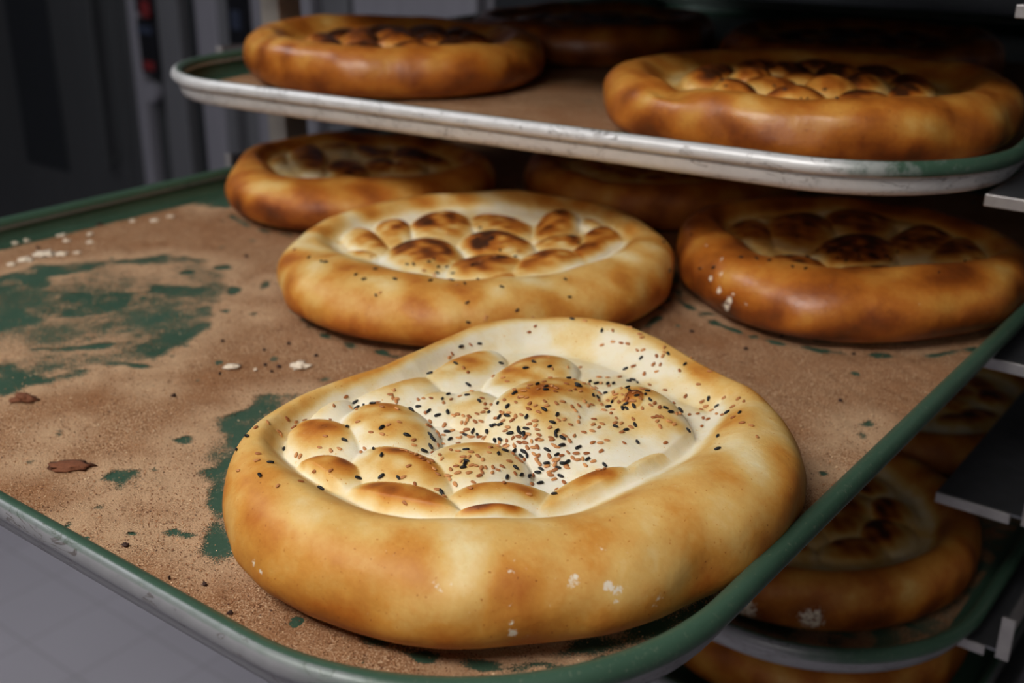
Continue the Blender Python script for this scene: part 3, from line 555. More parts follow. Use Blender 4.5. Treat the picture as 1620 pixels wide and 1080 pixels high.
def generic_spec(seed, R, H=.047, side=.62, crestb=.64, pale=.22, grow=0.0, folds=None):
    rg = np.random.RandomState(seed)
    G = R-.044+grow
    pil = []
    for (ring, n, size) in ((0, 1, .026), (.46, 6, .024), (.85, 11, .021)):
        for k in range(n):
            a = 2*math.pi*(k+.5*(ring > .6))/n+rg.uniform(-.15, .15)+seed; rr_ = (G-.012)*ring
            pil.append(ell(rr_*math.cos(a), rr_*math.sin(a), size*rg.uniform(1.1, 1.35), size*rg.uniform(.9, 1.1), a+math.pi/2, rg.uniform(.007, .010), rg.uniform(.5, .8)))
    th = np.linspace(0, 2*math.pi, 48, endpoint=False)
    g = G+.004*np.sin(2*th+seed)+.003*np.sin(3*th+2*seed)
    return dict(R=R, Rh=[(0, 0), (.002*math.sin(seed), .002*math.cos(seed)), (.0015*math.cos(2*seed), .001)], H=H, Hh=[(.001, .001)], hg=.032, pb=.85, psz=1.12, Gth=th.tolist(), G=g.tolist(), pillows=pil,
                side=side, crestb=crestb, pale=pale, seed=seed, crest=.5, folds=folds or [])
def build_loaf(name, B, loc, nth, nside, ntop, mat, label, flour=(), group='flatbreads on the rack trays'):
    root = empty(name, loc); tag(root, label, 'bread', group)
    th = np.linspace(0, 2*np.pi, nth, endpoint=False)
    s = np.concatenate([np.linspace(.02, S_SIDE, nside, endpoint=False), np.linspace(S_SIDE, 1, ntop, endpoint=False)])
    TH, SS = np.meshgrid(th, s)
    P, b = bread_surface(B, TH, SS)
    fl = np.zeros_like(b)
    for fx, fy, fz, fr, fs in flour:
        d = np.sqrt(((P-np.array([fx, fy, fz]))**2).sum(-1)); fl = np.maximum(fl, fs*(1-sstep(d, fr*.3, fr)))
    ns = len(s)
    V = P.reshape(-1, 3)
    cpt, cb = bread_surface(B, np.array([0.]), np.array([.9999]))
    bot = P[0].copy(); bot[:, :2] *= .9; bot[:, 2] = 0.0004
    V = np.concatenate([V, cpt, bot, [[0, 0, .0008]]]); 
    bk = np.concatenate([b.ravel(), cb, b[0], [.6]]); fl = np.concatenate([fl.ravel(), [0]*(1+nth+1)])
    idx = np.arange(ns*nth).reshape(ns, nth); nx = np.roll(idx, -1, 1)
    F = np.stack([idx[:-1], nx[:-1], nx[1:], idx[1:]], -1).reshape(-1, 4).tolist()
    ci = ns*nth
    F += [[idx[-1, j], nx[-1, j], ci] for j in range(nth)]
    b0 = ci+1
    F += [[idx[0, j], b0+j, b0+(j+1) % nth, nx[0, j]] for j in range(nth)]
    F += [[b0+(j+1) % nth, b0+j, b0+nth] for j in range(nth)]
    F = [[int(i) for i in f] for f in F]
    mesh_obj('crust', V, F, [mat], root, attrs={'bake': bk, 'flour': fl})
    return root

# seeds: unit seed shapes shared by all copies
def seed_verts(L, Wd, T, point, ridges=0):
    """drop-shaped seed lying along x"""
    nu, nv = 9, 10; V = []
    for i in range(nu):
        u = i/(nu-1); a = math.pi*u
        x = -math.cos(a)*L/2; rad = math.sin(a)**.8*(1-point*(1-u))
        for j in range(nv):
            p = 2*math.pi*j/nv; k = 1+ridges*(.12 if j % 2 else -.12)
            V.append((x, rad*Wd/2*math.cos(p)*k, rad*T/2*math.sin(p)*k+T*.30))
    F = [[i*nv+j, i*nv+(j+1) % nv, (i+1)*nv+(j+1) % nv, (i+1)*nv+j] for i in range(nu-1) for j in range(nv)]
    return np.array(V), F
SES_V, SES_F = seed_verts(.0029, .0021, .0011, .5)
NIG_V, NIG_F = seed_verts(.0033, .00175, .0015, .35, 1)
def proto_mesh(name, V, F, mat):
    me = bpy.data.meshes.new(name); me.from_pydata(V.tolist(), [], F); me.materials.append(mat)
    me.polygons.foreach_set('use_smooth', [True]*len(me.polygons)); me.update(); return me
SES_ME = proto_mesh('sesame_seed', SES_V, SES_F, M_SESAME)
NIG_ME = proto_mesh('nigella_seed', NIG_V, NIG_F, M_NIGELLA)
def seed_frames(B, ths, ss, rots, sc):
    ths = np.array(ths); ss = np.array(ss)
    P, _ = bread_surface(B, ths, ss)
    P1, _ = bread_surface(B, ths+.008, ss); P2, _ = bread_surface(B, ths, ss+.004)
    n = np.cross(P1-P, P2-P); n /= np.linalg.norm(n, axis=1)[:, None]+1e-12
    n = np.where(n[:, 2:3] < -.2, -n, n)
    out = []
    for i in range(len(P)):
        z = Vector(n[i]); x = Vector((math.cos(rots[i]), math.sin(rots[i]), 0)); x = (x-z*x.dot(z))
        x.normalize(); y = z.cross(x)
        m = Matrix((x, y, z)).transposed().to_4x4(); out.append(Matrix.Translation(Vector(P[i])+z*.0001) @ m @ Matrix.Scale(sc[i], 4))
    return out
def add_seeds(root, B, kind, data, seed, individual=100):
    """data: (th, s, rot) sorted so that the largest come first"""
    rg = random.Random(seed)
    me, V0, F0, mat = (SES_ME, SES_V, SES_F, M_SESAME) if kind == 'sesame_seed' else (NIG_ME, NIG_V, NIG_F, M_NIGELLA)
    sc = [rg.uniform(.98, 1.28) for _ in data]
    fr = seed_frames(B, [d[0] for d in data], [d[1] for d in data], [d[2] if d[2] is not None else rg.uniform(0, 6.28) for d in data], sc)
    for m in fr[:individual]:
        o = bpy.data.objects.new(kind, me); C.objects.link(o); o.parent = root; o.matrix_local = m
    rest = fr[individual:]
    if rest:
        V = []; F = []; tn = []
        Vh = np.concatenate([V0, np.ones((len(V0), 1))], 1)
        for m in rest:
            b = len(V); V += (Vh @ np.array(m).T)[:, :3].tolist(); F += [[b+i for i in f] for f in F0]; tn += [rg.random()]*len(V0)
        o = mesh_obj(kind, V, F, [mat], root, attrs={'tone': tn}); tag(o, kind='stuff')
SEEDS = {"front_sesame":[[4.7194,0.461,2.62],[4.8381,0.5415,4.52],[4.9567,0.5764,0.0],[4.3563,0.2867,1.9],[5.3547,0.5657,0.92],[4.7543,0.5657,0.58],[4.3563,0.3295,1.17],[5.1592,0.6166,2.17],[4.6286,0.5522,2.49],[4.9218,0.6301,3.38],[4.8101,0.614,2.63],[4.5309,0.5576,4.3],[4.9288,0.6596,1.28],[4.7403,0.6301,5.51],[4.6565,0.622,0.17],[4.8381,0.6649,4.21],[4.9288,0.6784,2.62],[4.7054,0.6408,3.51],[4.7543,0.6569,0.88],[5.606,0.6193,1.24],[5.0056,0.6891,5.03],[4.5937,0.6354,6.08],[4.8939,0.6971,1.97],[4.475,0.5952,4.35],[4.9218,0.7052,5.5],[4.6705,0.6676,5.62],[5.0335,0.7079,0.53],[4.8311,0.7025,0.25],[4.7962,0.6998,1.07],[4.9777,0.7159,5.51],[4.6845,0.6837,0.62],[5.2081,0.7106,2.64],[4.5029,0.6488,6.02],[5.0545,0.732,3.35],[4.468,0.6462,4.34],[4.6705,0.7079,1.98],[5.3896,0.6998,4.31],[4.8311,0.7401,5.24],[6.0388,0.6113,0.11],[4.2446,0.4422,4.71],[4.482,0.6649,6.21],[4.4262,0.6488,4.7],[6.0877,0.6032,1.76],[4.6845,0.7374,4.96],[4.6356,0.7293,0.65],[4.7543,0.7508,2.81],[5.7526,0.6784,5.71],[4.489,0.6971,1.84],[4.3633,0.6488,1.81],[5.0894,0.7723,0.82],[4.1399,0.25,0.12],[4.1329,0.29,4.26],[5.6688,0.7106,1.33],[5.4105,0.7508,1.67],[4.3145,0.6462,3.09],[4.6216,0.7642,0.34],[4.7962,0.7884,3.61],[4.1748,0.4154,0.92],[5.6549,0.7347,3.7],[5.6479,0.7454,4.39],[5.229,0.7964,0.64],[4.3982,0.7132,2.6],[5.7317,0.7454,4.36],[4.2586,0.6435,2.6],[4.475,0.7535,0.31],[5.1662,0.8072,3.37],[5.6409,0.7696,4.17],[5.8992,0.732,3.23],[6.0877,0.6971,5.93],[4.0841,0.2967,3.68],[5.5362,0.7884,5.67],[4.2237,0.6381,0.86],[5.9062,0.7401,0.87],[5.7666,0.7642,5.07],[5.5013,0.8045,2.5],[6.1924,0.6918,1.04],[4.3773,0.7508,5.82],[5.2779,0.8206,2.18],[5.7945,0.783,4.72],[5.8434,0.7776,4.56],[5.0545,0.8367,5.55],[6.0947,0.7347,3.92],[4.6845,0.8286,4.72],[6.1436,0.7267,2.19],[5.5432,0.8206,1.7],[5.7456,0.8045,5.63],[6.0668,0.7535,2.69],[5.4664,0.834,6.06],[5.9551,0.7857,4.17],[6.2553,0.7374,3.9],[6.1645,0.7642,0.72],[6.0877,0.7857,5.96],[4.6984,0.8581,2.83],[5.4873,0.8608,3.63],[5.5781,0.8581,2.56],[0.1047,0.7079,1.49],[5.3267,0.8689,5.67],[5.997,0.8259,3.6],[5.962,0.8394,0.02],[4.112,0.6864,3.88],[4.1818,0.7267,2.05],[5.2569,0.893,3.31],[4.9567,0.8903,5.56],[5.4524,0.8903,2.24],[4.0282,0.4798,5.71],[5.7456,0.8823,3.91],[4.0282,0.5013,0.1],[4.0492,0.5549,5.84],[5.6618,0.8903,4.34],[5.0545,0.9011,6.26],[6.0319,0.8635,1.08],[4.7543,0.8903,0.86],[4.0352,0.5657,5.86],[4.6845,0.893,4.38],[6.0598,0.8742,0.41],[4.0492,0.6918,4.74],[5.229,0.9172,4.73],[0.0559,0.8259,5.8],[0.2164,0.7589,4.47],[0.2513,0.7374,0.78],[5.7735,0.9064,0.12],[4.9428,0.9252,0.16],[5.3267,0.9279,0.18],[4.7613,0.9199,1.55],[4.6216,0.9091,5.4],[3.9863,0.4556,3.38],[0.1047,0.8528,3.47],[4.4611,0.8984,5.29],[4.126,0.8045,0.78],[3.9933,0.4047,1.75],[0.3421,0.7267,3.68],[0.37,0.673,6.09],[5.8503,0.9306,3.52],[3.9584,0.6166,0.12],[0.2583,0.8313,5.03],[0.0838,0.9118,1.46],[3.9724,0.3966,5.07],[4.0282,0.7562,2.44],[0.4817,0.29,5.42],[5.9411,0.9521,4.69],[3.9165,0.5898,3.49],[5.4384,0.9735,0.86],[0.4398,0.8152,0.38],[4.1678,0.9333,0.76],[3.9095,0.4717,0.28],[0.1117,0.9735,0.68],[0.4887,0.5549,1.42],[3.8676,0.6327,4.48],[0.5027,0.7911,3.52],[4.0352,0.944,0.08],[0.5655,0.8662,0.45],[0.6493,0.9064,6.07],[3.8258,0.6596,3.57],[0.5655,0.7025,1.28],[0.6144,0.7776,1.58],[0.733,0.8903,4.67],[3.5814,0.9521,1.23],[3.8676,0.7723,3.65],[2.8833,0.9628,6.09],[3.1905,0.9494,5.32],[0.6912,0.7991,1.51],[1.4382,0.9601,3.1],[3.8048,0.885,3.89],[0.754,0.8474,5.21],[3.5186,0.9225,0.98],[0.7191,0.7723,0.12],[0.5864,0.3,0.44],[0.6702,0.6784,3.05],[3.728,0.8769,3.81],[3.7629,0.7589,3.57],[3.8537,0.2867,1.99],[2.2061,0.9601,6.21],[3.7769,0.5442,3.64],[0.6632,0.5871,2.39],[3.0788,0.9145,3.46],[0.747,0.732,4.68],[3.6722,0.8635,4.2],[0.74,0.7132,1.66],[3.7141,0.8072,0.42],[0.9215,0.8474,2.32],[3.6792,0.842,3.95],[1.8919,0.9467,1.32],[3.6931,0.7186,4.73],[0.6213,0.3295,0.42],[3.6931,0.7267,1.63],[3.6931,0.8125,5.05],[1.508,0.9252,1.21],[3.7071,0.7481,4.02],[3.3161,0.885,3.29],[3.6582,0.8313,5.81],[3.1486,0.893,1.65],[0.8727,0.8018,0.41],[0.7261,0.6005,4.62],[2.1572,0.9386,4.85],[0.7889,0.6784,5.7],[3.0857,0.8796,5.85],[3.6512,0.7589,0.09],[0.7121,0.5469,1.47],[0.7679,0.614,3.87],[1.124,0.8501,5.96],[1.7034,0.9145,5.97],[0.733,0.563,3.5],[1.4382,0.8903,5.75],[3.5605,0.8018,4.03],[0.8587,0.732,2.45],[3.7978,0.3081,3.05],[3.5116,0.8098,3.8],[0.7749,0.6005,3.45],[0.7749,0.5898,5.82],[2.5901,0.9011,5.77],[1.2287,0.8501,2.48],[3.6024,0.614,6.05],[3.5395,0.7669,1.09],[3.7909,0.3322,0.79],[1.4242,0.8662,0.85],[3.7909,0.3376,3.18],[3.2812,0.8233,0.14],[3.3301,0.8098,5.95],[3.3999,0.7884,5.19],[3.6093,0.571,0.09],[2.2619,0.9064,1.11],[3.3999,0.775,2.09],[3.7559,0.3644,0.82],[0.9913,0.7454,5.08],[3.3371,0.783,2.16],[1.2566,0.8233,5.9],[2.3806,0.893,3.66],[2.4435,0.8877,5.52],[0.9076,0.6515,5.3],[3.6861,0.4422,5.69],[3.2603,0.775,2.89],[1.0821,0.7589,3.43],[0.8866,0.5979,5.02],[3.4418,0.724,1.79],[0.9215,0.6247,3.08],[0.74,0.3617,3.76],[3.1486,0.783,0.1],[1.0612,0.7347,3.73],[3.2673,0.7535,2.72],[0.8447,0.5442,5.07],[1.2427,0.7911,1.98],[2.6948,0.842,5.61],[1.0123,0.673,3.63],[3.0578,0.7911,1.16],[0.9425,0.6113,4.95],[1.0332,0.6784,3.84],[3.7071,0.3268,0.34],[3.5884,0.4878,2.64],[3.6861,0.3698,4.26],[3.4278,0.673,5.77],[3.2533,0.7267,0.0],[3.2812,0.7186,6.13],[1.3404,0.7884,2.36],[1.0263,0.6515,6.12],[1.2636,0.7723,3.8],[0.8727,0.5335,5.21],[2.2899,0.8608,3.61],[2.9461,0.7857,3.94],[1.0891,0.681,1.79],[1.7523,0.842,3.69],[3.6792,0.3403,4.71],[1.138,0.6998,5.39],[2.0385,0.8555,4.74],[1.124,0.6864,4.38],[1.2427,0.7401,5.43],[2.8833,0.7642,2.03],[1.124,0.6515,4.21],[2.2131,0.8447,2.83],[3.3441,0.6301,2.4],[2.7995,0.783,2.58],[1.9897,0.8394,2.52],[1.1659,0.6676,1.99],[3.4627,0.5066,3.91],[2.4225,0.8233,2.7],[1.8082,0.8206,6.12],[1.2357,0.6918,4.26],[1.6406,0.7937,1.25],[1.2776,0.7079,2.68],[1.3544,0.7293,2.16],[1.878,0.8152,5.01],[1.2287,0.6676,5.53],[3.5395,0.3939,5.68],[2.1852,0.8206,4.16],[0.8866,0.4583,1.7],[1.5638,0.7615,1.58],[3.1416,0.6327,5.37],[2.8135,0.7293,3.31],[1.6266,0.7696,5.04],[1.2915,0.6757,3.6],[1.0263,0.5388,4.6],[1.1938,0.6032,3.26],[3.0439,0.6327,4.84],[3.4697,0.4127,3.57],[0.9006,0.3912,2.92],[1.3474,0.6703,2.15],[1.7733,0.7642,0.43],[3.3022,0.4986,2.37],[0.9146,0.359,0.5],[3.1346,0.571,6.17],[2.0246,0.7857,1.14],[0.9076,0.3242,5.1],[1.3404,0.6408,5.49],[2.9322,0.6381,4.32],[1.4731,0.6945,3.58],[3.2812,0.4878,1.01],[3.1556,0.5469,2.93],[3.2882,0.4771,2.17],[0.9564,0.4315,1.41],[1.5499,0.7025,3.72],[0.9774,0.4449,1.96],[3.1765,0.5308,5.75],[0.9634,0.402,5.71],[1.0332,0.4825,1.61],[3.2673,0.4556,0.7],[0.9564,0.3349,1.21],[2.7786,0.6488,3.14],[1.0332,0.453,4.58],[1.6685,0.7052,1.31],[3.3859,0.3483,1.56],[3.2114,0.4422,5.35],[1.6476,0.6837,2.61],[1.5917,0.6703,3.87],[1.7872,0.7052,1.47],[1.0402,0.4047,0.64],[1.9967,0.7293,3.24],[1.0821,0.4234,3.0],[1.0542,0.359,0.96],[1.0891,0.4047,3.9],[2.3946,0.681,3.42],[1.131,0.3993,4.11],[2.4155,0.6462,0.91],[1.2357,0.4127,4.72],[1.6266,0.5791,1.39],[1.2357,0.3617,3.26],[2.4644,0.5925,4.93],[1.3683,0.4342,0.14],[1.6965,0.5791,2.04],[2.0385,0.6274,5.48],[2.625,0.5147,5.3],[1.2636,0.3,3.38],[2.632,0.4825,5.44],[1.4731,0.4503,5.96],[1.9478,0.5871,5.19],[1.3893,0.3564,5.36],[1.7593,0.5415,0.62],[1.7104,0.5227,4.09],[1.6616,0.4878,4.42],[1.501,0.3966,3.83],[1.5568,0.4234,5.02],[2.0874,0.5522,0.22],[1.508,0.3725,4.84],[1.5429,0.3832,4.6],[1.4172,0.2733,1.63],[1.5289,0.3456,1.61],[1.6406,0.4181,3.97],[1.5568,0.3564,2.17],[2.6389,0.359,5.0],[1.5359,0.3295,2.8],[1.9129,0.5013,4.92],[2.618,0.3537,6.22],[1.5568,0.3134,1.89],[1.6406,0.3617,0.9],[1.6685,0.3698,5.66],[2.4993,0.3537,3.4],[1.7314,0.3617,6.12],[1.6825,0.3215,4.0],[1.7663,0.3644,6.24],[1.8082,0.3671,3.43],[1.7034,0.3107,3.31],[1.857,0.3832,0.85],[1.8291,0.3349,2.23],[1.7663,0.2933,0.16],[2.2061,0.3537,1.01],[2.1782,0.3376,4.68],[1.9687,0.3134,0.19]],"front_nigella":[[4.7892,0.563,2.74],[4.3773,0.3725,0.16],[5.5571,0.5737,3.45],[4.5099,0.5496,2.73],[4.2446,0.28,2.64],[5.1452,0.681,2.07],[4.4192,0.5308,1.29],[4.7543,0.6837,3.89],[4.7333,0.6998,1.88],[5.2709,0.7132,1.68],[4.3214,0.4932,3.9],[4.7124,0.7159,3.32],[4.1678,0.3081,0.85],[5.1941,0.7454,3.23],[5.4873,0.7025,1.16],[5.3617,0.7267,4.93],[4.2446,0.5791,5.36],[5.7666,0.7132,3.1],[4.9009,0.7991,5.32],[5.4873,0.7589,0.5],[5.5432,0.7669,3.17],[5.7875,0.7481,0.41],[6.2204,0.6488,2.69],[4.5169,0.7723,0.61],[5.6479,0.7803,0.8],[5.8922,0.7535,3.75],[5.9551,0.7508,1.42],[4.9148,0.8367,0.67],[6.1785,0.7132,1.38],[5.3267,0.834,2.2],[5.2081,0.8394,2.94],[5.8853,0.7964,1.27],[0.3351,0.359,4.02],[5.25,0.8555,3.03],[5.7666,0.8313,3.17],[4.098,0.5818,2.43],[5.0265,0.8662,4.98],[4.1748,0.7052,3.64],[6.1087,0.8233,1.02],[0.007,0.7803,4.4],[4.105,0.7293,6.06],[0.014,0.8501,3.14],[6.2413,0.8742,5.59],[5.1452,0.9306,2.15],[3.9933,0.6784,3.56],[3.9794,0.2467,2.68],[4.8939,0.9413,2.74],[0.1117,0.885,4.88],[3.9584,0.52,3.36],[4.3912,0.9064,5.99],[5.1941,0.9547,3.42],[4.496,0.9333,0.52],[4.2795,0.8984,2.3],[4.6775,0.9547,5.34],[0.4398,0.6381,2.55],[3.9654,0.7454,0.17],[3.8956,0.6166,1.55],[0.4189,0.9199,0.42],[3.8956,0.7401,6.24],[3.9165,0.2733,6.1],[2.604,0.9869,5.03],[3.6792,0.9225,3.78],[0.5585,0.3966,4.8],[0.6213,0.6918,1.06],[0.9285,0.9145,1.84],[0.6632,0.7267,3.29],[3.7001,0.8877,2.24],[3.5884,0.9011,0.29],[1.3893,0.9413,6.17],[3.5814,0.893,2.77],[3.2393,0.9199,3.17],[3.7978,0.5174,2.03],[3.7559,0.7884,1.63],[0.6981,0.6676,2.43],[3.8676,0.3617,5.23],[3.2952,0.8957,4.63],[3.6093,0.8528,2.38],[3.6233,0.8179,0.08],[3.5256,0.8313,5.01],[2.8554,0.8877,1.69],[3.5744,0.7589,3.66],[0.7121,0.5013,0.16],[0.8378,0.563,4.16],[0.9564,0.6757,2.43],[3.5116,0.6327,3.12],[0.9774,0.6971,2.61],[1.0053,0.7079,2.2],[0.8796,0.5791,3.46],[2.995,0.8125,6.11],[1.0402,0.6945,0.71],[2.7995,0.8233,1.97],[3.5395,0.52,0.26],[0.7679,0.3429,4.64],[1.1449,0.7347,4.13],[2.4644,0.8501,1.35],[0.9913,0.622,2.62],[1.0612,0.6569,4.04],[3.3441,0.6757,4.15],[1.9129,0.8528,1.07],[3.2603,0.6891,5.54],[1.2078,0.7079,4.89],[3.5325,0.4664,0.84],[3.5116,0.4798,5.46],[3.3161,0.6327,4.7],[1.0891,0.622,5.02],[0.9425,0.5281,3.41],[1.9478,0.8286,1.39],[2.8972,0.7347,5.77],[1.138,0.6005,3.72],[1.4451,0.732,2.17],[2.0874,0.8152,1.66],[1.4102,0.7213,5.74],[1.2357,0.6381,2.64],[3.2673,0.5737,3.39],[0.8866,0.3778,3.82],[3.0927,0.6086,5.19],[1.6476,0.7428,3.92],[1.2985,0.6274,1.11],[2.8833,0.6623,3.71],[1.4382,0.6757,3.07],[1.6825,0.7347,3.44],[3.3999,0.3939,4.39],[2.988,0.5952,1.54],[1.8361,0.7079,1.17],[1.0402,0.3859,0.69],[1.117,0.3832,1.72],[2.6878,0.5683,0.06],[2.227,0.6354,3.95],[1.6546,0.5683,1.85],[1.7244,0.5898,1.18],[2.8484,0.4073,0.6],[1.6266,0.5522,1.78],[2.0595,0.622,1.35],[1.7802,0.5871,1.79],[2.1712,0.6005,2.96],[1.5848,0.4905,3.45],[1.5429,0.4717,5.31],[2.6599,0.4395,6.21],[1.5848,0.4691,0.31],[1.3963,0.3268,1.46],[2.3736,0.512,4.04],[1.6755,0.4369,1.01],[1.5149,0.3268,5.46],[1.6266,0.3859,1.37],[2.5552,0.3483,4.66],[2.4504,0.359,4.1],[1.878,0.3429,5.02],[2.0246,0.3081,0.2]],"middle_nigella":[[5.3407,0.1767,3.46],[5.3337,0.2267,4.45],[5.5711,0.2,1.83],[5.5152,0.27,3.21],[5.3058,0.29,5.61],[4.866,0.2267,5.63],[5.8643,0.2167,0.79],[5.0964,0.2933,1.3],[5.222,0.3054,0.32],[5.3826,0.3161,2.77],[4.8939,0.2833,0.19],[5.9202,0.28,2.87],[4.7333,0.2667,4.08],[4.6565,0.2733,1.75],[4.6914,0.3054,4.25],[5.1313,0.5388,3.71],[4.9777,0.5281,0.15],[4.3912,0.2767,3.51],[5.3128,0.6005,1.63],[4.3633,0.2733,2.61],[4.9428,0.571,1.78],[5.0126,0.6005,4.35],[4.7054,0.5388,2.77],[4.8101,0.5871,0.99],[4.6426,0.5308,3.42],[4.8031,0.6301,4.9],[4.2307,0.2667,1.92],[6.0039,0.7052,1.39],[5.9062,0.7964,2.44],[0.384,0.1867,5.88],[5.8713,0.9118,6.13],[0.5794,0.9413,4.22],[0.6144,0.2467,5.67],[0.6842,0.5791,5.31],[2.5063,0.9708,2.37],[2.227,0.7589,0.58]],"middle_sesame":[[5.4175,0.1833,6.07],[5.4245,0.19,3.44],[5.6479,0.1767,6.11],[5.2639,0.2833,4.49],[4.8799,0.2367,4.38],[5.2011,0.3188,1.36],[4.9637,0.512,6.13],[4.852,0.5174,0.04],[5.4035,0.6408,1.59],[5.6479,0.7052,2.73],[6.1715,0.7428,4.89],[4.2028,0.4932,1.24],[6.2273,0.8045,5.42],[5.592,0.8608,6.18],[6.1854,0.8608,1.03],[4.0143,0.25,3.75],[3.1695,0.8206,0.06],[3.0927,0.7615,2.43]],"right_nigella":[[4.8311,0.2833,1.39],[4.7473,0.2833,5.47],[4.5797,0.2867,1.3],[4.496,0.28,5.77],[4.3982,0.2667,3.07],[4.2795,0.2067,3.84],[5.7107,0.2767,4.81],[4.1678,0.1867,3.26],[6.0807,0.3242,1.86],[5.0754,0.7186,1.18],[4.4122,0.6891,0.51],[4.8869,0.7562,4.64],[5.3686,0.7615,2.77],[5.7177,0.724,0.99],[4.5728,0.8125,5.53],[5.7177,0.7857,1.72],[6.0249,0.7186,2.6],[3.728,0.2333,1.86],[4.8799,0.8581,3.95],[6.0388,0.7508,3.64],[5.3756,0.8555,3.77],[4.119,0.8125,1.67],[5.9411,0.8769,1.79],[0.0698,0.8233,1.59],[0.2932,0.775,2.06],[3.4139,0.7535,0.91],[0.4887,0.7401,1.04]],"upper_nigella":[[5.2709,0.2967,5.61],[5.1243,0.3107,2.08],[5.0894,0.3134,5.16],[4.9428,0.52,0.26],[4.4192,0.512,0.68],[5.3407,0.6864,3.74],[4.2935,0.5496,3.33],[4.6705,0.7025,2.63]]}
def loafpos(x, y, z): return (x, y, z+.0012)

front = build_loaf('flatbread', SPECS['front'], loafpos(-.3151, .4313, MAINF), 720, 60, 200, M_CRUST,
                   'big round flatbread nearest the viewer, thick with sesame and black seeds', flour=[[0.0915,-0.0922,0.0394,0.0037,1],[0.0931,-0.0925,0.0378,0.0027,0.8],[0.1028,-0.0826,0.0354,0.0038,1.1],[0.1062,-0.0795,0.0336,0.0032,1.2],[0.1062,-0.0818,0.0307,0.0043,0.7],[0.0783,-0.1178,0.0262,0.0026,0.8],[0.0788,-0.1168,0.021,0.0037,0.9],[0.0774,-0.1165,0.0325,0.0021,0.5],[0.0522,-0.1293,0.0416,0.0063,0.45],[-0.0389,-0.1515,0.0259,0.0029,0.9],[-0.0325,-0.153,0.0235,0.0026,0.8],[-0.0448,-0.1483,0.0347,0.0023,0.5],[0.0722,-0.1071,0.0448,0.0058,0.4],[0.1159,-0.0658,0.0252,0.0061,0.4],[-0.0009,-0.1333,0.0486,0.0044,0.4],[0.0953,-0.0734,0.0451,0.0054,0.3],[-0.032,-0.1321,0.0496,0.0035,0.4]])
add_seeds(front, SPECS['front'], 'sesame_seed', SEEDS['front_sesame'], 1)
add_seeds(front, SPECS['front'], 'nigella_seed', SEEDS['front_nigella'], 2)
mid = build_loaf('flatbread', SPECS['middle'], loafpos(-.5528, .6862, MAINF), 420, 36, 120, M_CRUST,
                 'pale-grooved flatbread in the middle, behind the big seeded one on the pulled-out tray')
add_seeds(mid, SPECS['middle'], 'nigella_seed', SEEDS['middle_nigella'], 3)
add_seeds(mid, SPECS['middle'], 'sesame_seed', SEEDS['middle_sesame'], 4)
right = build_loaf('flatbread', SPECS['right'], loafpos(-.3201, .8662, MAINF), 360, 36, 100, M_CRUST_GLOSSY,
                   'darker flatbread at the right, half under the upper tray, white flour dots on its left', flour=[[-0.0753,-0.0964,0.0482,0.0035,1],[-0.0558,-0.1231,0.0323,0.0043,1.1],[-0.0467,-0.1257,0.0387,0.0038,0.9],[-0.0445,-0.1307,0.027,0.0043,1.2],[-0.0321,-0.1367,0.0245,0.0047,1.2],[-0.0356,-0.1348,0.0178,0.0057,1.2],[-0.0311,-0.1367,0.0293,0.0038,0.8],[-0.0518,-0.1163,0.0457,0.0038,0.8],[-0.0178,-0.1412,0.0258,0.0037,0.6],[-0.0678,-0.1155,0.0352,0.0029,0.5],[0.0564,-0.129,0.0281,0.0036,0.3],[0.1256,-0.0518,0.0239,0.0039,0.5]])
add_seeds(right, SPECS['right'], 'nigella_seed', SEEDS['right_nigella'], 5)
rl = build_loaf('flatbread', SPECS['rear_left'], loafpos(-.8227, .8244, MAINF), 320, 32, 90, M_CRUST,
                'flatbread at the rear left of the pulled-out tray, directly below the upper tray\'s left corner')
build_loaf('flatbread', generic_spec(41, .140), loafpos(-.590, 1.028, MAINF), 200, 22, 50, M_CRUST,
           'dim flatbread deep in the rack, behind the pale-grooved middle one')
u1 = build_loaf('flatbread', dict(SPECS['upper_left']), loafpos(-.830, .895, UPF), 320, 32, 80, M_CRUST_GLOSSY,  # centre browned further to carry shade from the tray above
                'flatbread at the left end of the upper tray, with uneven left side')
u2 = build_loaf('flatbread', dict(SPECS['upper_right']), loafpos(-.390, .918, UPF), 400, 36, 90, M_CRUST_GLOSSY,  # browner centre paints in the shade under the tray above
                'large flatbread at the right of the upper tray, pale centre showing')
add_seeds(u2, SPECS['upper_right'], 'nigella_seed', SEEDS['upper_nigella'], 6)
build_loaf('flatbread', generic_spec(61, .148, side=.7, crestb=.74, pale=.4), loafpos(-.79, 1.195, UPF), 200, 22, 50, M_CRUST_GLOSSY,
           'dark flatbread at the back of the upper tray, behind its left loaf')
build_loaf('flatbread', generic_spec(62, .148, side=.7, crestb=.74, pale=.4), loafpos(-.470, 1.240, UPF), 200, 22, 50, M_CRUST_GLOSSY,
           'dark flatbread at the back of the upper tray, behind its right loaf')
build_loaf('flatbread', generic_spec(71, .1486, .050, side=.60, crestb=.62, pale=.22), loafpos(-.3301, .8534, LOWF), 300, 30, 80, M_CRUST,
           'flatbread on the green tray at the lower right, below the pulled-out tray\'s edge', flour=[(.02, -.150, .018, .022, .9), (.07, -.13, .02, .016, .9)])
build_loaf('flatbread', generic_spec(72, .145), loafpos(-.330, 1.160, LOWF), 200, 22, 50, M_CRUST,
           'dim flatbread further back on the lower-right green tray, seen above the dark runner')
build_loaf('flatbread', generic_spec(73, .150, .050), loafpos(-.335, .905, LOW2F), 240, 26, 60, M_CRUST,
           'lowest flatbread, only its top showing at the bottom edge right of centre')

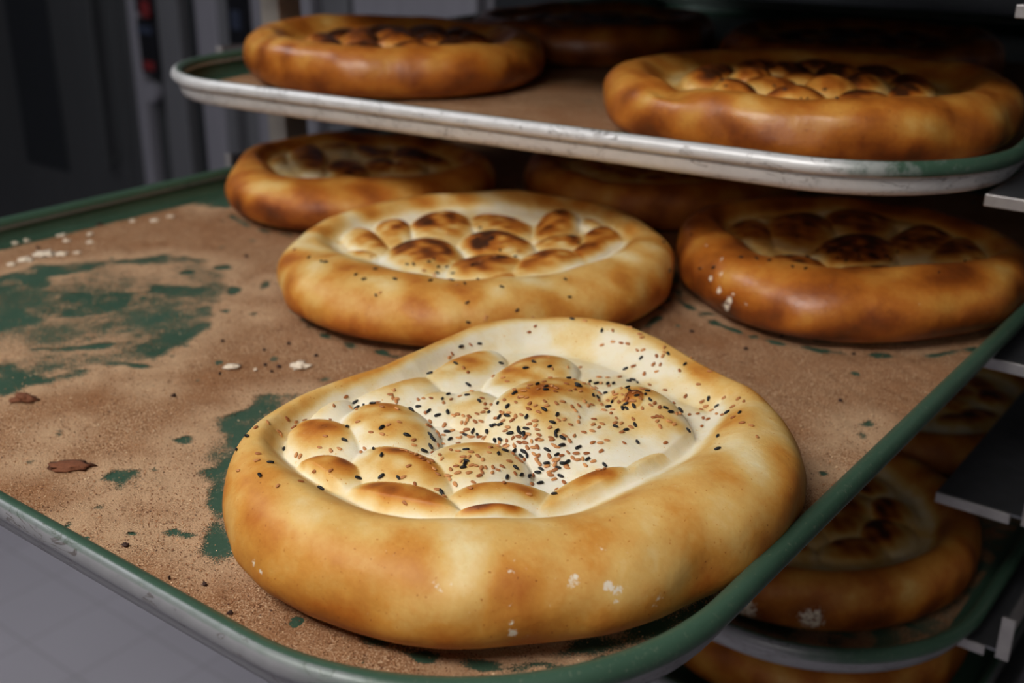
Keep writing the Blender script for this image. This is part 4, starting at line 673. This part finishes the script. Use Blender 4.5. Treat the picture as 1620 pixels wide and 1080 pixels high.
# ------------------------------------------------------------------ crumbs and clumps on the pulled-out tray
def lump(name, loc, rx, ry, rz, rot, mat, seed, rough=.25, sub=3):
    bm = bmesh.new(); bmesh.ops.create_icosphere(bm, subdivisions=sub, radius=1)
    co = np.array([v.co[:] for v in bm.verts]); k = 1+rough*wave_noise(co, 1.1, seed)+rough*.6*wave_noise(co, .45, seed+1)+rough*.45*wave_noise(co, .18, seed+2)
    for v, q, kk in zip(bm.verts, co, k): v.co = Vector((q[0]*rx*kk, q[1]*ry*kk, max(q[2]*rz*kk, -rz*.4)+rz*.4))
    me = bpy.data.meshes.new(name); bm.to_mesh(me); bm.free(); me.materials.append(mat)
    me.polygons.foreach_set('use_smooth', [True]*len(me.polygons))
    o = bpy.data.objects.new(name, me); link(o); o.location = loc; o.rotation_euler = (0, 0, rot); return o
o = lump('bran_crumb', (-0.6445, 0.3418, MAINF+.0010), 0.00652, 0.00511, 0.0024, 0.64, M_CRUMB, 1)
tag(o, 'flat dark brown crumb near the left edge, just under the swept green patch', 'crumb')
o = lump('bran_crumb', (-0.542, 0.3081, MAINF+.0010), 0.01106, 0.00551, 0.0018, 0.64, M_CRUMB, 2)
tag(o, 'largest brown crumb clump, lying in the bran at the left of the pulled-out tray', 'crumb')
o = lump('flour_clump', (-0.5479, 0.4868, MAINF+.0010), 0.00654, 0.00548, 0.002, 0.64, M_FLOUR, 3)
tag(o, 'white flour clump closest to the big seeded flatbread', 'flour clump')
o = lump('flour_clump', (-0.5834, 0.4572, MAINF+.0010), 0.00528, 0.00348, 0.0016, 0.64, M_FLOUR, 4)
tag(o, 'white flour clump just left of its twin beside the seeded flatbread', 'flour clump')
o = lump('flour_clump', (-0.5674, 0.4643, MAINF+.0010), 0.00109, 0.00137, 0.001, 0.64, M_FLOUR, 14)
tag(o, 'tiny white flour speck between the two white clumps', 'flour clump')
o = lump('dark_crumb', (-0.6254, 0.4843, MAINF+.0010), 0.00130, 0.00120, 0.0012, 0.64, M_CHAR, 30)
tag(o, 'small dark crumb behind the left white clump, leftmost of those behind it', 'crumb', 'small dark crumbs scattered in the bran')
o = lump('dark_crumb', (-0.568, 0.4737, MAINF+.0010), 0.00123, 0.00109, 0.0012, 1.94, M_CHAR, 31)
tag(o, 'dark crumb between the two white flour clumps, nearest the left one', 'crumb', 'small dark crumbs scattered in the bran')
o = lump('dark_crumb', (-0.559, 0.4781, MAINF+.0010), 0.00140, 0.00124, 0.0012, 3.24, M_CHAR, 32)
tag(o, 'dark crumb between the two white clumps, nearest the right one', 'crumb', 'small dark crumbs scattered in the bran')
o = lump('dark_crumb', (-0.5564, 0.469, MAINF+.0010), 0.00104, 0.00092, 0.0012, 1.54, M_CHAR, 33)
tag(o, 'dark crumb between the two white clumps, lowest of them', 'crumb', 'small dark crumbs scattered in the bran')
o = lump('dark_crumb', (-0.58, 0.4447, MAINF+.0010), 0.00104, 0.00092, 0.0012, 2.84, M_CHAR, 34)
tag(o, 'dark crumb just below and left of the left white clump', 'crumb', 'small dark crumbs scattered in the bran')
o = lump('dark_crumb', (-0.5535, 0.5068, MAINF+.0010), 0.00125, 0.00111, 0.0012, 1.14, M_CHAR, 35)
tag(o, 'dark crumb just behind and right of the right white clump', 'crumb', 'small dark crumbs scattered in the bran')
o = lump('dark_crumb', (-0.5895, 0.4915, MAINF+.0010), 0.00109, 0.00099, 0.0012, 2.44, M_CHAR, 36)
tag(o, 'dark crumb behind the gap between the two white clumps', 'crumb', 'small dark crumbs scattered in the bran')
o = lump('dark_crumb', (-0.5849, 0.5104, MAINF+.0010), 0.00110, 0.00100, 0.0012, 0.74, M_CHAR, 37)
tag(o, 'dark crumb behind the right white clump, farthest back there', 'crumb', 'small dark crumbs scattered in the bran')
o = lump('dark_crumb', (-0.5756, 0.4039, MAINF+.0010), 0.00152, 0.00131, 0.0012, 2.04, M_CHAR, 38)
tag(o, 'lone dark crumb in open bran left of the swept strip by the seeded flatbread', 'crumb', 'small dark crumbs scattered in the bran')
o = lump('dark_crumb', (-0.4476, 0.2771, MAINF+.0010), 0.00161, 0.00120, 0.0012, 3.34, M_CHAR, 39)
tag(o, 'larger dark crumb near the front left rim, upper of two', 'crumb', 'small dark crumbs scattered in the bran')
o = lump('dark_crumb', (-0.4385, 0.2653, MAINF+.0010), 0.00105, 0.00077, 0.0012, 1.64, M_CHAR, 40)
tag(o, 'smaller dark crumb near the front left rim, lower of two', 'crumb', 'small dark crumbs scattered in the bran')
o = lump('dark_crumb', (-0.3896, 0.2791, MAINF+.0010), 0.00125, 0.00089, 0.0012, 2.94, M_CHAR, 41)
tag(o, 'black crumb at the front, left of the foot of the seeded flatbread', 'crumb', 'small dark crumbs scattered in the bran')
o = lump('dark_crumb', (-0.3626, 0.2715, MAINF+.0010), 0.00120, 0.00083, 0.0012, 1.24, M_CHAR, 42)
tag(o, 'black crumb halfway between the front rim and the seeded flatbread', 'crumb', 'small dark crumbs scattered in the bran')
o = lump('dark_crumb', (-0.3352, 0.2642, MAINF+.0010), 0.00115, 0.00078, 0.0012, 2.54, M_CHAR, 43)
tag(o, 'black crumb nearest the bottom edge, in the bran by the front rim', 'crumb', 'small dark crumbs scattered in the bran')
o = lump('dark_crumb', (-0.3731, 0.2633, MAINF+.0010), 0.00121, 0.00084, 0.0012, 0.84, M_CHAR, 44)
tag(o, 'brownish crumb level with the black one between front rim and seeded flatbread', 'crumb', 'small dark crumbs scattered in the bran')
o = lump('dark_crumb', (-0.4069, 0.2722, MAINF+.0010), 0.00076, 0.00055, 0.0012, 2.14, M_CHAR, 45)
tag(o, 'tiny dark crumb at the front, left of the black crumb by the seeded flatbread', 'crumb', 'small dark crumbs scattered in the bran')
o = lump('dark_crumb', (-0.3716, 0.7114, MAINF+.0010), 0.00151, 0.00140, 0.0012, 3.44, M_CHAR, 46)
tag(o, 'dark crumb behind the right back edge of the seeded flatbread', 'crumb', 'small dark crumbs scattered in the bran')
o = lump('dark_crumb', (-0.3252, 0.7057, MAINF+.0010), 0.00147, 0.00134, 0.0012, 1.74, M_CHAR, 47)
tag(o, 'dark crumb in the bran midway between the seeded flatbread and the right loaf', 'crumb', 'small dark crumbs scattered in the bran')
o = lump('dark_crumb', (-0.3256, 0.6502, MAINF+.0010), 0.00087, 0.00076, 0.0012, 3.04, M_CHAR, 48)
tag(o, 'tiny dark crumb close to the right back edge of the seeded flatbread', 'crumb', 'small dark crumbs scattered in the bran')
o = lump('dark_crumb', (-0.3161, 0.7444, MAINF+.0010), 0.00114, 0.00106, 0.0012, 1.34, M_CHAR, 49)
tag(o, 'tiny dark crumb just in front of the right loaf, left of its middle', 'crumb', 'small dark crumbs scattered in the bran')
o = lump('dark_crumb', (-0.3048, 0.7733, MAINF+.0010), 0.00175, 0.00165, 0.0012, 2.64, M_CHAR, 50)
tag(o, 'dark crumb touching the foot of the right loaf', 'crumb', 'small dark crumbs scattered in the bran')
o = lump('dark_crumb', (-0.2614, 0.7446, MAINF+.0010), 0.00112, 0.00102, 0.0012, 0.94, M_CHAR, 51)
tag(o, 'tiny dark crumb in front of the middle of the right loaf', 'crumb', 'small dark crumbs scattered in the bran')
o = lump('dark_crumb', (-0.2374, 0.6629, MAINF+.0010), 0.00135, 0.00117, 0.0012, 2.24, M_CHAR, 52)
tag(o, 'lone dark crumb in the bran at the right, behind the small bare green spots', 'crumb', 'small dark crumbs scattered in the bran')
o = lump('dark_crumb', (-0.9536, 0.6078, MAINF+.0010), 0.00257, 0.00283, 0.0012, 3.54, M_CHAR, 53)
tag(o, 'dark crumb among the white specks near the left rim', 'crumb', 'small dark crumbs scattered in the bran')
o = lump('dark_crumb', (-0.7684, 0.629, MAINF+.0010), 0.00160, 0.00165, 0.0012, 1.84, M_CHAR, 54)
tag(o, 'dark crumb in the bran left of the pale-grooved flatbread', 'crumb', 'small dark crumbs scattered in the bran')
o = lump('dark_crumb', (-0.9307, 0.5288, MAINF+.0010), 0.00171, 0.00183, 0.0012, 3.14, M_CHAR, 55)
tag(o, 'dark crumb at the far left, above the streak of white flour', 'crumb', 'small dark crumbs scattered in the bran')
o = lump('flour_speck', (-0.9248, 0.6484, MAINF+.0010), 0.00353, 0.00345, 0.0012, 0.64, M_FLOUR, 60)
tag(o, 'white flour speck near the left rim, second from the right', 'flour speck', 'small white flour specks near the left rim')
o = lump('flour_speck', (-0.9238, 0.6668, MAINF+.0010), 0.00291, 0.00286, 0.0012, 0.64, M_FLOUR, 61)
tag(o, 'white flour speck near the left rim, rightmost of them all', 'flour speck', 'small white flour specks near the left rim')
o = lump('flour_speck', (-0.9388, 0.6341, MAINF+.0010), 0.00258, 0.00252, 0.0012, 0.64, M_FLOUR, 62)
tag(o, 'faint white flour speck near the left rim, third from the right', 'flour speck', 'small white flour specks near the left rim')
o = lump('flour_speck', (-0.9476, 0.5636, MAINF+.0010), 0.00440, 0.00424, 0.0012, 0.64, M_FLOUR, 63)
tag(o, 'flat white flour speck near the left rim, left one of the middle cluster', 'flour speck', 'small white flour specks near the left rim')
o = lump('flour_speck', (-0.9298, 0.5572, MAINF+.0010), 0.00309, 0.00296, 0.0012, 0.64, M_FLOUR, 64)
tag(o, 'white flour speck just in front of the middle cluster near the left rim', 'flour speck', 'small white flour specks near the left rim')
o = lump('flour_speck', (-0.9315, 0.582, MAINF+.0010), 0.00282, 0.00271, 0.0012, 0.64, M_FLOUR, 65)
tag(o, 'white flour speck at the right of the middle cluster, rear one of two', 'flour speck', 'small white flour specks near the left rim')
o = lump('flour_speck', (-0.9587, 0.5236, MAINF+.0010), 0.00280, 0.00269, 0.0012, 0.64, M_FLOUR, 66)
tag(o, 'white flour speck at the far left edge, leftmost of all', 'flour speck', 'small white flour specks near the left rim')
o = lump('flour_speck', (-0.9579, 0.5344, MAINF+.0010), 0.00250, 0.00241, 0.0012, 0.64, M_FLOUR, 67)
tag(o, 'white flour speck at the far left edge, second from the left', 'flour speck', 'small white flour specks near the left rim')
o = lump('flour_speck', (-0.9087, 0.5667, MAINF+.0010), 0.00275, 0.00262, 0.0012, 0.64, M_FLOUR, 68)
tag(o, 'white flour speck at the right of the middle cluster, front one of two', 'flour speck', 'small white flour specks near the left rim')
o = lump('flour_speck', (-0.9095, 0.5218, MAINF+.0010), 0.00900, 0.00847, 0.0012, 0.64, M_FLOUR, 69)
tag(o, 'longest smear of the white flour streak above the swept patch', 'flour speck', 'small white flour specks near the left rim')
o = lump('flour_speck', (-0.9074, 0.5024, MAINF+.0010), 0.00653, 0.00612, 0.0012, 0.64, M_FLOUR, 70)
tag(o, 'left smear of the white flour streak above the swept patch', 'flour speck', 'small white flour specks near the left rim')
o = lump('flour_speck', (-0.8972, 0.5318, MAINF+.0010), 0.00477, 0.00448, 0.0012, 0.64, M_FLOUR, 71)
tag(o, 'right smear of the white flour streak above the swept patch', 'flour speck', 'small white flour specks near the left rim')
o = lump('flour_speck', (-0.8907, 0.5419, MAINF+.0010), 0.00298, 0.00280, 0.0012, 0.64, M_FLOUR, 72)
tag(o, 'small white speck just right of the flour streak', 'flour speck', 'small white flour specks near the left rim')
o = lump('flour_speck', (-0.9036, 0.4872, MAINF+.0010), 0.00353, 0.00329, 0.0012, 0.64, M_FLOUR, 73)
tag(o, 'white speck at the left end of the flour streak', 'flour speck', 'small white flour specks near the left rim')

# ------------------------------------------------------------------ the rack
rack = empty('bakery_rack', (-.57, .8, 0)); tag(rack, 'steel bakery rack of stacked runners that hold the trays', 'rack')
def to_rack(o): o.parent = rack; o.matrix_parent_inverse = Matrix.Translation((.57, -.8, 0)); return o
PITCH = .115
for k in range(-6, 5):
    z = 1.0765-.0013+k*PITCH+(.009 if k == 2 else 0)
    for side in (1, -1):
        m = MB(); t = .0022
        X = lambda v: -.57+side*(v+.57)
        xi, xo = -.206, -.142
        prof = [(X(xi), z), (X(xo), z), (X(xo), z+.030), (X(xo+t), z+.030), (X(xo+t), z-t), (X(xi+t), z-t), (X(xi+t), z-.007), (X(xi), z-.007)]
        m.prism(prof, .806, 1.92, 0)
        # folded front lips
        m.box(min(X(xi), X(-.152)), max(X(xi), X(-.152)), .8035, .8062, z-.008, z+.0004, 1, .0006)
        m.box(min(X(xo-.002), X(xo+.008)), max(X(xo-.002), X(xo+.008)), .8035, .8062, z-.006, z+.0305, 1, .0006)
        o = m.build('runner', [M_RAIL, M_RAIL_EDGE]); to_rack(o)
for side in (1, -1):
    for y in (.90, 1.86):
        X = lambda v: -.57+side*(v+.57)
        m = MB(); m.box(min(X(-.128), X(-.098)), max(X(-.128), X(-.098)), y, y+.035, .06, 1.85, 0, .002)
        to_rack(m.build('post', [M_POST]))
m = MB(); m.box(-1.046, -.094, .90, .935, 1.85, 1.88, 0, .002); m.box(-1.046, -.094, 1.86, 1.895, 1.85, 1.88, 0, .002)
m.box(-1.046, -1.010, .935, 1.86, 1.85, 1.88, 0, .002); m.box(-.130, -.094, .935, 1.86, 1.85, 1.88, 0, .002)
to_rack(m.build('top_frame', [M_POST]))
m = MB(); m.box(-1.046, -.094, .90, .935, .06, .10, 0, .002); m.box(-1.046, -.094, 1.86, 1.895, .06, .10, 0, .002)
to_rack(m.build('base_frame', [M_POST]))
for x in (-1.028, -.112):
    for y in (.918, 1.878):
        m = MB(); m.cyl((x, y, .030), .030, .022, 'X', 0, 24); m.box(x-.016, x+.016, y-.010, y+.010, .028, .062, 1)
        to_rack(m.build('caster', [M_RUBBER, M_STEEL], smooth=True))

# ------------------------------------------------------------------ ovens beyond the rack
def oven(x0, x1, y0, y1, h, label, body, door, plan):
    root = empty('rack_oven', ((x0+x1)/2, y0, 0)); tag(root, label, 'oven', None)
    def P(o): o.parent = root; o.matrix_parent_inverse = Matrix.Translation((-(x0+x1)/2, -y0, 0)); return o
    m = MB(); m.box(x0, x1, y0, y1, .05, h, 0, .004); P(m.build('housing', [body]))
    last = {}
    for kind, a, b, z0, z1, mat in plan:
        m = MB()
        if kind == 'door':
            m.box(a, b, y0-.045, y0-.002, z0, z1, 0, .006); last['door'] = P(m.build('door', [mat]))
        elif kind == 'window':
            m.box(a, b, y0-.052, y0-.046, z0, z1, 0, .003); m.build('door_window', [mat], last['door'])
        elif kind == 'seal':
            m.box(a, b, y0-.030, y0-.001, z0, z1); P(m.build('door_seal', [mat]))
        elif kind == 'panel':
            m.box(a, b, y0-.050, y0-.002, z0, z1, 0, .003); last['panel'] = P(m.build('control_panel', [mat]))
        elif kind == 'lamp':
            m.box(a, b, y0-.056, y0-.051, z0, z1, 0, .001); m.build('display', [mat], last['panel'])
        elif kind == 'knob':
            m.cyl(((a+b)/2, y0-.062, (z0+z1)/2), (b-a)/2, .024, 'Y', 0, 24); P(m.build('knob', [mat], smooth=True))
        elif kind == 'handle':
            m.box(a, b, y0-.100, y0-.080, z0, z1, 0, .005)
            m.box(a, b, y0-.081, y0-.044, z0+.02, z0+.05, 0); m.box(a, b, y0-.081, y0-.044, z1-.05, z1-.02, 0)
            m.build('door_handle', [mat], last['door'])
    return root
oven(-4.753, -2.978, 2.3, 3.1, 2.1, 'tall dark steel oven at the far left beyond the pulled-out tray', M_STEEL_DARK, M_STEEL_DARK, [
    ('door', -4.715, -3.32, 0.06, 2.1, M_STEEL_DARK), ('window', -3.941, -3.68, 0.415, 1.78, M_RUBBER), ('handle', -3.389, -3.366, 0.476, 1.396, M_STEEL_DARK),
    ('door', -3.312, -3.251, 0.06, 2.1, M_STEEL_DARK), ('door', -3.243, -3.193, 0.06, 2.1, M_STEEL), ('panel', -3.189, -3.097, 0.814, 0.982, M_BLACK), ('panel', -3.189, -3.097, 0.998, 1.32, M_BLACK), ('lamp', -3.155, -3.113, 0.988, 1.036, M_RED), ('lamp', -3.17, -3.12, 0.825, 0.852, M_RED), ('lamp', -3.182, -3.113, 0.936, 0.959, M_BLUE),
    ('knob', -3.155, -3.093, 0.729, 0.791, M_STEEL), ('door', -3.093, -2.99, 0.06, 2.1, M_STEEL_MID)])
oven(-2.944, -2.392, 2.3, 3.1, 2.1, 'lighter steel oven left of the rack post, with a small dark display', M_STEEL_MID, M_STEEL_MID, [
    ('seal', -2.944, -2.913, 0.06, 2.1, M_RUBBER), ('door', -2.906, -2.806, 0.06, 2.1, M_STEEL), ('door', -2.802, -2.76, 0.06, 2.1, M_STEEL_MID), ('panel', -2.752, -2.66, 0.936, 1.09, M_BLACK), ('lamp', -2.729, -2.691, 0.982, 1.036, M_BLUE), ('lamp', -2.741, -2.676, 0.886, 0.906, M_BLUE), ('door', -2.653, -2.407, 0.06, 2.1, M_STEEL)])
oven(-2.361, -1.809, 2.3, 3.1, 2.1, 'plain grey steel cabinet seen above the loaves of the upper tray', M_STEEL, M_STEEL, [
    ('door', -2.346, -2.262, 0.06, 2.1, M_STEEL_MID), ('door', -2.246, -1.825, 0.06, 2.1, M_STEEL)])
oven(-1.78, .90, 2.3, 3.1, 2.1, 'added black cabinet behind the rack, standing in for the dark between its loaves', M_RUBBER, M_RUBBER, [
    ('door', -1.77, -.46, .06, 2.0, M_RUBBER), ('door', -.45, .89, .06, 2.0, M_RUBBER)])  # added black backing so the gaps between the rack's loaves stay dark

# ------------------------------------------------------------------ ceiling lamps: the main one and added fill panels
def ceiling_lamp(x, y, z, label):
    r = empty('ceiling_lamp', (x, y, z)); tag(r, label, 'lamp')
    m = MB(); m.box(-.66, .66, -.28, .28, 0, .07, 0, .004); m.build('housing', [M_STEEL_MID], r)
    m = MB(); m.box(-.62, .62, -.24, .24, -.008, -.001, 0, .002); m.build('diffuser', [M_TUBE], r)
ceiling_lamp(-.40, -.45, 2.30, 'ceiling lamp panel in front of the rack')
ceiling_lamp(-2.3, .0, 2.78, 'added fill lamp panel over the aisle left of the rack')
ceiling_lamp(.35, -2.2, 2.32, 'added fill lamp panel farther out in front of the rack')
